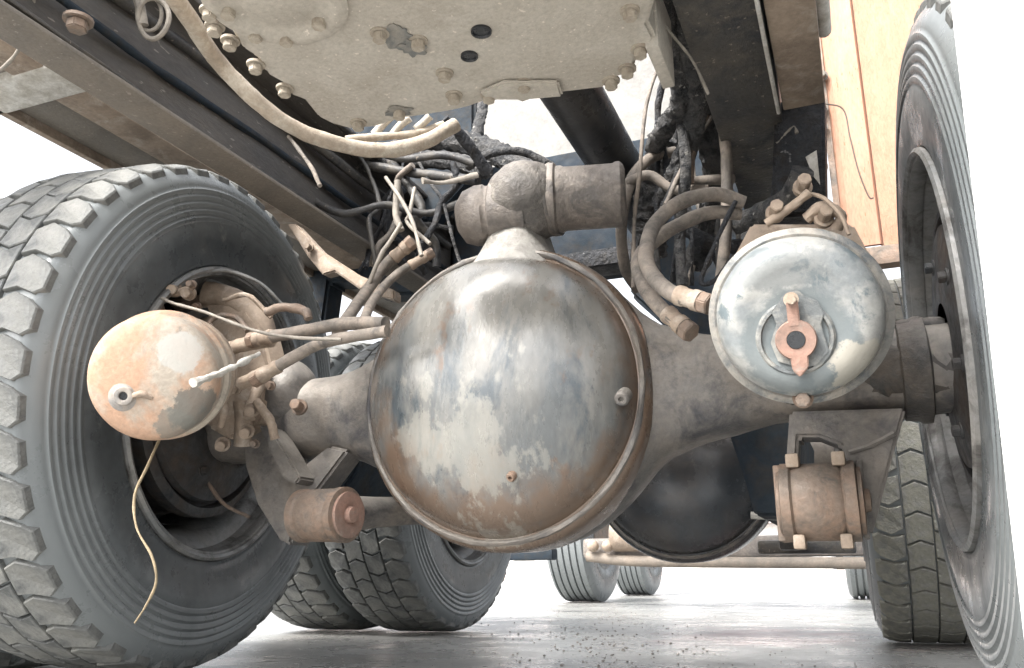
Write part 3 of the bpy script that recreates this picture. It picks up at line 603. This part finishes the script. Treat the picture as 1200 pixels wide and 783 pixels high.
# raised round boss at top left + ring
bc = at(322, -2, ZP, 2)
finish(lathe(B(), [(.098, -.004), (.098, .006), (.09, .010), (.078, .010), (.07, .004), (.05, .004), (.045, .008), (0, .008)], bc, -Z_, 64), 'bearing_boss', M['cast'], t)
bm = B(); prism(bm, [at(x, y, ZP-.001, 2) for x, y in ((562, 104), (590, 92), (655, 92), (660, 108), (612, 112), (570, 112))], (0, 0, -.010), .004); finish(bm, 'raised_pad', M['cast'], t)
for x, y in ((445, 38), (490, 47), (521, 85), (532, 111), (573, 110), (614, 97), (738, 12), (750, 57), (716, 94), (735, 80), (468, 130), (334, 103), (300, 75), (270, 47), (252, 30), (246, 12), (336, 42), (300, 37), (374, 22), (268, 10), (420, 143)):
    bm = B(); hexbolt(bm, at(x, y, ZP, 2)+Vector((0, 0, .001)), -Z_, .0105, .016); finish(bm, 'bolt', M['bolt'], t)
for x, y, r_ in ((564, 36, .012), (550, 65, .0105)):
    finish(lathe(B(), [(r_*1.25, 0), (r_*1.25, .0035), (r_, .004), (r_*.9, .0015), (0, .0015)], at(x, y, ZP, 2), -Z_, 24), 'threaded_hole', M['hole'], t)
def patch(x, y, rx_, ry_, seed):
    c = at(x, y, ZP, 2); pts_ = []
    for k in range(44):
        a = 2*math.pi*k/44; q = 1 + .55*noise.noise(Vector((math.cos(a)*1.7+seed, math.sin(a)*1.7, seed)))+.2*noise.noise(Vector((math.cos(a)*6+seed, math.sin(a)*6, seed)))
        pts_.append(c + Vector((math.cos(a)*rx_*q, math.sin(a)*ry_*q, -.0004*seed)))
    finish(prism(B(), pts_, (0, 0, -.0012), 0), 'oil_patch', M['oil'], t)
patch(468, 44, .026, .028, 3); patch(484, 54, .018, .02, 8); patch(466, 129, .024, .014, 5)
# flanges right of the plate
bm = B(); box(bm, at(772, 40, 1.0, 2), (.02, .12, .12), bev=.003); finish(bm, 'side_flange', M['cast'], t)
# ---------------------------------------------------------------- frame rails
def rail(x0, x1, y0, y1, z, h, m1, m2, label, openside):
    t = thing('frame_rail', label, 'frame rail', ((x0+x1)/2, y0, z), 'chassis frame rails')
    th = .009
    finish(box(B(), ((x0+x1)/2, (y0+y1)/2, z+th/2), (x1-x0, y1-y0, th), bev=.003), 'bottom_flange', m1, t)
    xw = x0+th/2 if openside > 0 else x1-th/2
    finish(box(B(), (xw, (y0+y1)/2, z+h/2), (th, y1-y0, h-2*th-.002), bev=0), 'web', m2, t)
    finish(box(B(), ((x0+x1)/2, (y0+y1)/2, z+h-th/2), (x1-x0, y1-y0, th), bev=.003), 'top_flange', m2, t)
    return t
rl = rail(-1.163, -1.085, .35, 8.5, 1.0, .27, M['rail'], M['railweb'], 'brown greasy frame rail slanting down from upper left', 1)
rr_ = rail(-.180, -.062, .6, 8.5, 1.0, .27, M['darkrail'], M['darkrail'], 'dark steep frame rail right of the cable bundle', -1)
bm = B(); hexbolt(bm, at(92, 22, 1.0, 2), -Z_, .016, .02); finish(bm, 'bolt', M['rust'], rl)
bm = B(); tube(bm, [(-.064, .7, .998), (-.066, 1.2, .998), (-.066, 1.46, .998)], .0035, 8, 4); finish(bm, 'bright_edge', M['dirtywhite'], rr_)
# lines inside the left rail channel
for k, (dx, dz, r_, m_) in enumerate(((-.145, .05, .006, 'darkrail'), (-.140, .12, .008, 'blue'), (-.135, .20, .012, 'darkrail'), (-.10, .27, .010, 'darkrail'))):
    bm = B(); tube(bm, [(-1.0+dx+.012*math.sin(i*1.3+k), .5+i*.3, 1.0+dz+.010*math.cos(i*1.7+k)) for i in range(7)], r_, 10, 6, rough=.003)
    single('air_line', bm, M[m_], ['thin black air line lowest inside the left frame rail', 'thin blue-black air line inside the left frame rail', 'thick blue-black air line high inside the left frame rail', 'dark air line nearest the gearbox along the left frame rail'][k], 'air line', 'lines along the left rail')
# outer body sill at left
t = thing('body_sill', 'brown and beige body beam above the left tyre against the white sky', 'beam', (-1.56, .3, 1.2))
finish(box(B(), (-1.50, 1.6, 1.235), (.09, 2.9, .07), bev=.006), 'side_rail', M['tan'], t)
finish(box(B(), (-1.615, 1.6, 1.25), (.13, 2.9, .07), bev=.006), 'inner_rail', M['rail'], t)
finish(box(B(), (-1.692, 1.6, 1.24), (.02, 2.9, .09), bev=.003), 'edge_strip', M['tan'], t)
bm = B(); box(bm, at(35, 95, 1.22, 2), (.35, .10, .05), bev=.006); finish(bm, 'cross_bar', M['dirtywhite'], t)
# pale box beside the right rail
t = thing('body_runner', 'pale tan box beam ending right of the dark frame rail', 'beam', (-.02, .7, 1.0))
finish(box(B(), (-.022, 1.07, 1.06), (.072, .80, .11), bev=.004), 'box_section', M['tan'], t)
finish(tube(B(), [(.022, .7, 1.03), (.022, 1.1, 1.03), (.022, 1.3, 1.04)], .012, 12, 6), 'side_tube', M['dirtywhite'], t)
# white upright post standing close to the right tyre; its left edge hides the tread
Mw = mat('white_gate_paint', (.80, .80, .79), None, None, 5, .6, .05, grain=20); M['gate'] = Mw
p0, p1 = at(1202, 775, .80), at(1112, -10, .80)
bm = B(); k_ = (p1.x-p0.x)/(p1.z-p0.z); x0_ = p0.x - k_*p0.z; zt_ = 1.9
prism(bm, [(x0_, .80, 0), (x0_+.30, .80, 0), (x0_+.30+k_*zt_, .80, zt_), (x0_+k_*zt_, .80, zt_)], (.016, .03, 0), .002)
single('gate_post', bm, M['gate'], 'plain bright white upright board cutting off the right tyre at the picture edge', 'post')
# ---------------------------------------------------------------- mudguard board at right
t = thing('mudguard', 'tall faded orange board with pitted right half behind the right tyre', 'mudguard', tuple(at(1000, 297, 2.3)))
a_, b_ = at(962, 297, 2.3), at(1052, 297, 2.3); zt = 2.1
prs = [(.028, 2.30), (.045, 2.285), (.115, 2.285), (.122, 2.30)]
bm = B()
def sheet(bm, pts2, z0, z1, th=.012):
    prism(bm, [(x, y, z0) for x, y in pts2] + [(x, y+th, z0) for x, y in reversed(pts2)], (0, 0, z1-z0), 0)
sheet(bm, prs, a_.z, zt); finish(bm, 'smooth_panel', M['orange'], t)
bm = B(); sheet(bm, [(.1225, 2.296), (.60, 2.30)], a_.z-.002, zt); finish(bm, 'pitted_panel', M['orange_rough'], t)
bm = B(); sheet(bm, [(.012, 2.296), (.028, 2.292)], a_.z, zt, .03); finish(bm, 'edge_strip', M['rust'], t)
bm = B(); box(bm, (.32, 2.31, a_.z-.03), (.6, .05, .05), bev=.004); finish(bm, 'lower_rail', M['rust'], t)
for y_ in (90, 128, 150, 196):
    bm = B(); hexbolt(bm, at(964, y_, 2.285), -Y_, .011, .02); finish(bm, 'bolt', M['rail'], t)
single('torn_rag', prism(B(), [at(x, y, 1.49) for x, y in ((944, 184), (957, 176), (961, 216), (953, 206))], (0, .004, 0), 0), M['dirtywhite'], 'small white torn scrap stuck beside the orange board', 'scrap')
single('hanging_wire', tube(B(), [at(x, y, 2.2) for x, y in ((948, 112), (965, 121), (988, 128), (996, 160), (1006, 200), (1018, 230), (1024, 232))], .0022, 6, 6), M['darkwire'], 'thin dark wire curling over the orange board', 'wire')
# ---------------------------------------------------------------- crossmember, shaft, tank
t = thing('crossmember', 'grimy shade-painted crossmember between the frame rails behind the axle cover', 'crossmember', (-.62, 2.2, 1.0))
finish(box(B(), (-.632, 2.25, 1.215), (.905, .06, .40), bev=.01), 'web', M['blue'], t)  # web doubles as dark backdrop, its shade put into the colour
finish(box(B(), (-.632, 2.17, 1.03), (.905, .10, .05), bev=.01), 'lower_lip', M['black'], t)
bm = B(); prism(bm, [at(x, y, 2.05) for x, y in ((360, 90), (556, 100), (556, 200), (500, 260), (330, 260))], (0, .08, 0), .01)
single('added_shade_box', bm, M['blue'], 'blue-black flat-sided box added as shade above the left end of the crossmember', 'box')  # box added to darken the space under the gearbox edge
single('drive_shaft', tube(B(), [(-.46, .9, 1.15), (-.46, 1.6, 1.14), (-.46, 2.19, 1.13)], .060, 40, 6), M['shaft'], 'thick black drive shaft running forward under the gearbox', 'drive shaft')
t = thing('cargo_tank', 'large off-white dusty panel of the body behind the drive shaft', 'panel', (-1.2, 4.0, 1.7))
bm = B()
sheet(bm, [(-2.1, 4.0), (-1.7, 3.98), (-1.0, 3.96), (-.5, 3.98), (-.35, 4.05)], 1.72, 3.1, .03); finish(bm, 'end_panel', M['white'], t)
bm = B(); box(bm, (-1.2, 3.95, 1.98), (1.6, .03, .02), bev=.004); finish(bm, 'seam', M['white'], t)
# stub rod and pipe in front of the crossmember
single('brake_pipe', tube(B(), [at(430, 194, 1.75), at(480, 202, 1.72), (at(560, 212, 1.68))], .012, 14, 8, rough=.002), M['darkrail'], 'dark horizontal pipe ending at the top joint', 'pipe')
single('link_rod', tube(B(), [at(522, 138, 1.45), at(545, 165, 1.5), at(572, 202, 1.56)], lambda s: .009+.006*s, 12, 8, rough=.003), M['black'], 'black slanted link rod below the tan hose end', 'rod')
single('dangling_bracket', tube(B(), [at(560, 205, 1.6), at(520, 214, 1.55), at(495, 212, 1.5)], .006, 10, 6, rough=.003, flat=.5), M['wire'], 'small pale bracket lying just left of the top joint', 'bracket')
# ---------------------------------------------------------------- tan hoses round the gearbox
def hose(name, pts, r_, m, label, cat, group=None, rough=.001, n=8, ferr=None, freq=25, seg=14):
    P_ = [at(*p) for p in pts]
    if not ferr: return single(name, tube(B(), P_, r_, seg, n, rough=rough, freq=freq), M[m], label, cat, group)
    c = P_[0]; t = thing(name, label, cat, tuple(c), group)
    finish(tube(B(), P_, r_, seg, n, rough=rough, freq=freq), 'hose', M[m], t)
    for end in ferr:
        a = P_[0] if end == 0 else P_[-1]; b = P_[1] if end == 0 else P_[-2]; dd = (a-b).normalized(); k = r_ if not callable(r_) else r_(0)
        finish(lathe(B(), [(k*1.02, -.045), (k*1.22, -.043), (k*1.22, -.034), (k*1.1, -.032), (k*1.1, -.016), (k*1.25, -.014), (k*1.25, .0)], a, dd, 20), 'ferrule', M['tan'], t)
        bb = B(); u_, v_, w_ = frame(dd); prism(bb, [a + (u_*math.cos(q*math.pi/3)+v_*math.sin(q*math.pi/3))*k*1.35 for q in range(6)], dd*.018, .0015); finish(bb, 'nut', M['rust'], t)
    return t
hose('coolant_hose', [(180, -30, .80), (215, 12, .88), (252, 68, 1.0), (300, 118, 1.08), (345, 150, 1.15), (400, 170, 1.22), (455, 176, 1.28), (500, 165, 1.32), (534, 146, 1.36)], .0145, 'tanhose', 'thick tan dust-crusted hose curving under the left edge of the gearbox', 'hose', 'tan hoses', .0015)
hose('coolant_hose', [(405, 164, 1.26), (450, 160, 1.3), (490, 156, 1.33), (520, 146, 1.36)], .008, 'tanhose', 'short tan hose lying above the thick crusted hose', 'hose', 'tan hoses', .0015)
for k, pp in enumerate((((438, 158, 1.3), (452, 142, 1.3), (462, 134, 1.3)), ((460, 158, 1.31), (470, 146, 1.31), (480, 138, 1.31)), ((487, 152, 1.33), (496, 144, 1.33), (504, 136, 1.33)))):
    hose('pipe_clip', pp, .008, 'cast', ['leftmost', 'middle', 'rightmost'][k] + ' of three stubby tan clips above the crusted hose', 'clip', 'hose clips')
hose('fallen_wire', [(338, 160, 1.15), (352, 178, 1.13), (366, 198, 1.11), (375, 218, 1.10)], .0035, 'hose', 'short stiff wire hanging below the crusted hose at left', 'wire')
bm = B(); c = at(180, 22, .98)
tube(bm, [c + RT*.027*math.cos(a) + UP*.036*math.sin(a) + FW*.004*math.sin(2*a) for a in [2*math.pi*k/28 for k in range(29)]], .0045, 8, 1, smooth=False)
tube(bm, [c + RT*(-.012) + UP*.012 + RT*.022*math.cos(a) + UP*.03*math.sin(a) + FW*.01 for a in [2*math.pi*k/28 for k in range(29)]], .0035, 8, 1, smooth=False)
tube(bm, [at(150, -20, .97), at(162, 0, .97), at(168, 30, .98)], .009, 8, 6)
single('coiled_wire', bm, M['wire'], 'small coil of pale wire hanging at top left beside the rail', 'wire')
hose('loose_cable', [(40, -20, .8), (38, 10, .82), (32, 38, .83), (18, 64, .84), (0, 82, .85), (-30, 100, .86)], .0035, 'wire', 'pale loose cable drooping across the upper left corner', 'cable')
# ---------------------------------------------------------------- left hoses to the chamber
hose('air_hose', [(300, 398, 1.34), (345, 390, 1.33), (400, 380, 1.33), (452, 379, 1.30)], .0125, 'hose', 'upper of two brake hoses meeting at the left edge of the cover', 'hose', 'brake hoses left', ferr=(0,))
hose('air_hose', [(305, 442, 1.28), (345, 418, 1.28), (385, 400, 1.28), (454, 388, 1.27)], .011, 'hose', 'lower of two brake hoses meeting at the left edge of the cover', 'hose', 'brake hoses left', ferr=(0,))
hose('air_fitting', [(268, 408, 1.36), (292, 402, 1.36), (318, 398, 1.36)], .015, 'tan', 'fat tan hose fitting right above the white lever', 'fitting', 'left hose fittings', .003)
hose('air_fitting', [(282, 450, 1.32), (305, 440, 1.31), (322, 432, 1.31)], .013, 'tan', 'fat tan hose fitting below the white lever', 'fitting', 'left hose fittings', .003)
hose('thin_cable', [(190, 350, 1.24), (205, 356, 1.22), (240, 366, 1.22), (300, 388, 1.24), (350, 396, 1.24), (400, 398, 1.25)], .0032, 'wire', 'thin pale cable running from the left chamber across the hoses', 'cable')
hose('breather_tube', [(218, 332, 1.34), (240, 320, 1.38), (268, 318, 1.42), (305, 332, 1.46), (330, 356, 1.50)], .004, 'rim', 'thin grey tube arching above the left chamber', 'tube')
hose('clamp_strip', [(312, 366, 1.38), (335, 360, 1.38), (358, 366, 1.38), (362, 374, 1.38)], .009, 'rust', 'rusty clip standing on the upper left hose', 'clip', rough=.004)
hose('dry_stalk', [(190, 508, 1.13), (172, 548, 1.09), (158, 580, 1.08), (160, 618, 1.07), (178, 652, 1.07), (183, 682, 1.08), (172, 708, 1.09), (158, 730, 1.10)], lambda s: .0025-.0009*s, 'twig', 'long dry stalk dangling in front of the left tyre', 'stalk')
hose('brake_wire', [(240, 560, 1.50), (262, 590, 1.5), (292, 606, 1.5)], .004, 'rust', 'thin rusty wire inside the left rim opening', 'wire')
# cut cables in the gap left of the cover
for k, (pp, r_) in enumerate((([(452, 208, 1.6), (470, 234, 1.58), (484, 262, 1.56), (494, 300, 1.54)], .0045), ([(466, 212, 1.6), (464, 250, 1.6), (470, 270, 1.6)], .008), ([(486, 220, 1.62), (480, 250, 1.6), (478, 262, 1.6), (504, 286, 1.58)], .0045), ([(470, 262, 1.58), (456, 285, 1.57), (446, 300, 1.56), (425, 350, 1.55)], .005))):
    hose('stripped_cable', pp, r_, 'wire', ['pale frayed cable reaching down to the cover rim', 'thick pale taped cable in the left gap', 'pale cable forking right in the left gap', 'pale cable slanting down left of the cover'][k], 'cable', 'cut cables')
hose('air_hose', [(478, 288, 1.60), (455, 308, 1.60), (432, 338, 1.56), (412, 366, 1.45), (396, 392, 1.34)], .013, 'hose', 'grey slanted hose left above the cover', 'hose', ferr=(0,))
hose('air_hose', [(500, 300, 1.62), (470, 318, 1.60), (448, 338, 1.56), (432, 362, 1.45), (424, 388, 1.32)], .010, 'hose', 'ribbed thinner slanted hose close to the cover rim', 'hose', ferr=(0,))
hose('grey_pipe', [(418, 262, 1.9), (440, 266, 1.9), (480, 262, 1.9), (530, 268, 1.9)], .008, 'grime', 'thin grey crusted pipe crossing the dark gap left', 'pipe', rough=.004)
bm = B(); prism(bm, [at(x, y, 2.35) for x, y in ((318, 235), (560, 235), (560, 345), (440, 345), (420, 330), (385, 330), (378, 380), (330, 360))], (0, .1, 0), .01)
single('gap_shade_box', bm, M['blue'], 'blue-black box added as shade filling the gap left above the cover', 'box')  # dark block added to stand for the shade in this gap
t = thing('spring_bracket', 'beige rusty bracket right of the left tyre top', 'bracket', tuple(at(380, 360, 1.9)))
bm = B(); prism(bm, [at(x, y, 1.9) for x, y in ((336, 262), (346, 262), (374, 292), (386, 300), (420, 322), (462, 340), (462, 352), (420, 338), (392, 318), (378, 322), (360, 300))], (0, .04, 0), .004); finish(bm, 'plate', M['tan'], t)
bm = B(); hexbolt(bm, at(364, 291, 1.89), -Y_, .009, .02); finish(bm, 'bolt', M['tan'], t)
# ---------------------------------------------------------------- right looped hoses
hose('looped_hose', [(872, 238, 1.42), (840, 228, 1.40), (800, 236, 1.36), (768, 262, 1.32), (757, 296, 1.28), (764, 322, 1.24), (788, 344, 1.20), (822, 354, 1.18)], .0125, 'hose', 'outer looped dusty hose ending in a fitting on the right chamber', 'hose', 'looped hoses', ferr=(1,))
hose('looped_hose', [(868, 250, 1.44), (830, 250, 1.42), (795, 264, 1.40), (770, 280, 1.38), (748, 305, 1.36), (755, 335, 1.33), (775, 362, 1.30), (802, 384, 1.28)], .0125, 'hose', 'lower looped hose ending in a hex nut on the axle arm', 'hose', 'looped hoses', ferr=(1,))
hose('looped_hose', [(790, 178, 1.70), (765, 184, 1.66), (745, 202, 1.62), (733, 232, 1.60), (728, 270, 1.62), (733, 315, 1.66), (748, 340, 1.70)], .012, 'hose', 'hose bending round the end of the bushing cylinder', 'hose')
hose('thin_rod', [(862, 236, 1.35), (846, 268, 1.34), (828, 310, 1.33), (822, 332, 1.33), (838, 328, 1.34), (860, 300, 1.36)], .004, 'black', 'thin dark rod hooked behind the right chamber', 'rod')
hose('cross_pipe', [(785, 218, 1.72), (820, 212, 1.70), (858, 210, 1.66)], .011, 'hose', 'short dark pipe between the cable bundle and right rail', 'pipe')
hose('light_cable', [(838, 130, 1.6), (816, 165, 1.58), (800, 195, 1.56), (780, 240, 1.52)], .0045, 'hose', 'thin light cable slanting down in front of the grimy bundle', 'cable')
hose('light_cable', [(832, 130, 1.6), (820, 150, 1.58), (812, 180, 1.58), (810, 215, 1.58)], .006, 'rust', 'brown cable dropping beside the thin light one', 'cable')
hose('axle_arm_link', [(800, 268, 1.8), (835, 285, 1.8), (870, 290, 1.78)], .016, 'black', 'blunt black link behind the looped hoses', 'link', rough=.004)
hose('rail_strut', [(865, 262, 1.55), (895, 250, 1.5), (925, 232, 1.44), (940, 200, 1.40)], .020, 'grime', 'thick dark strut bent between right rail and chamber', 'strut', rough=.005)
# grimy cable bundles and clots
G = (([(772, -10, 1.2), (782, 40, 1.32), (796, 80, 1.42), (798, 120, 1.5), (780, 150, 1.58), (766, 172, 1.66)], .020, 'leftmost clotted black cable hanging right of the gearbox'),
     ([(800, -10, 1.25), (806, 50, 1.36), (818, 100, 1.46), (812, 150, 1.55), (795, 200, 1.62), (775, 240, 1.7)], .022, 'middle clotted black cable hanging right of the gearbox'),
     ([(790, 10, 1.4), (800, 70, 1.5), (820, 130, 1.6), (840, 190, 1.7), (835, 250, 1.8), (815, 310, 1.9)], .030, 'thick clotted cable nearest the right frame rail'),
     ([(788, 160, 1.75), (772, 200, 1.8), (762, 250, 1.85), (760, 300, 1.9)], .04, 'shaggy lump of dirt-caked cable right of the bushing cylinder'),
     ([(460, 180, 1.75), (510, 165, 1.8), (560, 172, 1.8), (600, 188, 1.75), (640, 205, 1.7)], .030, 'shaggy dirt-caked cable hump behind the top joint'),
     ([(568, 108, 1.9), (564, 135, 1.85), (556, 165, 1.8)], .014, 'short clotted cable dropping from the gearbox edge'),
     ([(400, 200, 1.8), (450, 190, 1.8), (520, 188, 1.75), (570, 200, 1.7)], .022, 'lower dirt-caked cable across the left dark gap'))
for pp, r_, lb in G: hose('caked_cable', pp, r_, 'grime', lb, 'cable', 'dirt-caked cables', r_*.28, 14, freq=85, seg=22)
hose('thin_strap', [(766, 14, 1.15), (790, 44, 1.17), (812, 72, 1.2), (830, 110, 1.25)], .0025, 'wire', 'thin wire crossing the black cables at upper right', 'wire')
rc = random.Random(11)
NTH = ['leftmost', 'second from left', 'third from left', 'fourth from left', 'fifth from left', 'sixth from left', 'fifth from right', 'fourth from right', 'third from right', 'second from right', 'third from right', 'rightmost']
LOOK = {'black': 'black oily', 'darkrail': 'dark brown', 'hose': 'dusty tan', 'grime': 'dirt-crusted'}
def tangle(n, box_, Yr, lb, mats):
    x0, y0, x1, y1 = box_; made = []; starts = sorted(rc.uniform(x0, x1) for _ in range(n))
    rank = NTH[:n//2+1] + ['rightmost' if q == 0 else ('', 'second', 'third', 'fourth', 'fifth', 'sixth')[q] + ' from right' for q in range(n-n//2-2, -1, -1)]
    for k, a in enumerate(starts):
        b_ = a + rc.uniform(-50, 50); Y0 = rc.uniform(*Yr); pts = []
        for q in range(6):
            f = q/5; pts.append((a+(b_-a)*f + rc.uniform(-11, 11), y0+(y1-y0)*f + rc.uniform(-9, 9), Y0 + rc.uniform(-.04, .04)))
        m_ = rc.choice(mats); r_ = rc.choice((.004, .006, .008, .011))
        hose('tangled_cable', pts, r_, m_, ('thin ' if r_ < .007 else 'thick ') + LOOK[m_] + ' cable, ' + rank[k] + ' in the tangle ' + lb, 'cable', 'tangled cables ' + lb, rc.choice((.001, .003)), 8, seg=10)
tangle(9, (395, 185, 545, 318), (1.66, 1.9), 'left above the axle cover', ('black', 'darkrail', 'hose', 'black', 'grime'))
tangle(12, (765, -10, 850, 335), (1.5, 1.9), 'beside the right rail', ('black', 'darkrail', 'hose', 'black', 'grime'))
for k, (pp, r_, m_, lb) in enumerate((
    ([(548, 196, 1.66), (575, 180, 1.64), (612, 178, 1.66), (648, 196, 1.7)], .010, 'grime', 'crusted cable lying over the hump behind the top joint'),
    ([(430, 172, 1.6), (470, 186, 1.6), (520, 182, 1.62), (556, 192, 1.64)], .009, 'darkrail', 'dark cable running just above the horizontal pipe'),
    ([(735, 215, 1.6), (760, 205, 1.6), (790, 222, 1.6), (830, 222, 1.6)], .010, 'hose', 'dusty cable linking bushing cylinder and right rail'),
    ([(350, 225, 1.6), (400, 250, 1.62), (450, 240, 1.66), (500, 250, 1.7), (545, 236, 1.7)], .009, 'darkrail', 'sagging dark cable across the left gap'))):
    hose('sagging_cable', pp, r_, m_, lb, 'cable', rough=.002)
# dark plate added to stand for the shade behind the right bundle
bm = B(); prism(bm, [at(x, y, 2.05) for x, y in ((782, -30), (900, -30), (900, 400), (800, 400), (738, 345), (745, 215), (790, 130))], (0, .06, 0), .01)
single('added_shade_plate', bm, M['blue'], 'dark plate added as shade behind the clotted cables right of the drive shaft', 'plate')
# bracket debris at rail end
t = thing('rail_hanger', 'dark ragged hanger bracket under the right frame rail beside the orange board', 'bracket', tuple(at(930, 230, 1.5)))
bm = B(); prism(bm, [at(x, y, 1.5) for x, y in ((908, 120), (966, 104), (968, 250), (900, 255), (905, 200))], (0, .10, 0), .006); finish(bm, 'plate', M['black'], t)
bm = B(); tube(bm, [at(910, 168, 1.49), at(918, 160, 1.49), at(930, 148, 1.49), at(934, 156, 1.49)], .0025, 6, 6, rough=.004, freq=60); finish(bm, 'frayed_strap', M['wire'], t)
# ---------------------------------------------------------------- front axle bar and linkage
t = thing('tie_rod', 'long tan steering tie rod low across the far background', 'tie rod', tuple(at(850, 662, 5.6)))
finish(tube(B(), [at(688, 652, 5.6), at(760, 658, 5.6), at(1020, 660, 5.6)], .034, 16, 8), 'bar', M['beamtan'], t)
finish(box(B(), at(850, 641, 5.7), (1.85, .16, .13), bev=.03), 'axle_beam', M['cap'], t)
for x in (695, 712):
    bm = B(); bmesh.ops.create_uvsphere(bm, u_segments=20, v_segments=12, radius=.038); bmesh.ops.translate(bm, verts=bm.verts, vec=at(x, 640, 5.55)); finish(bm, 'ball_joint', M['tan'], t)
finish(lathe(B(), [(0, -.1), (.09, -.1), (.1, -.08), (.1, .08), (.09, .1), (0, .1)], at(735, 628, 5.6), X_, 24), 'air_chamber', M['tan'], t)
single('rear_linkage', box(B(), at(620, 650, 4.5), (.30, .10, .06), bev=.015), M['blue'], 'short dark linkage seen under the bottom of the near cover', 'linkage')
bm = B(); box(bm, at(945, 641, 3.4), (.34, .07, .05), bev=.01); box(bm, at(925, 628, 3.3), (.07, .07, .10), bev=.008)
single('brake_lever', bm, M['darkrail'], 'dark lever with square end below the right bushing', 'lever')
for o in scene.objects:
    if '_o' in o: del o['_o']
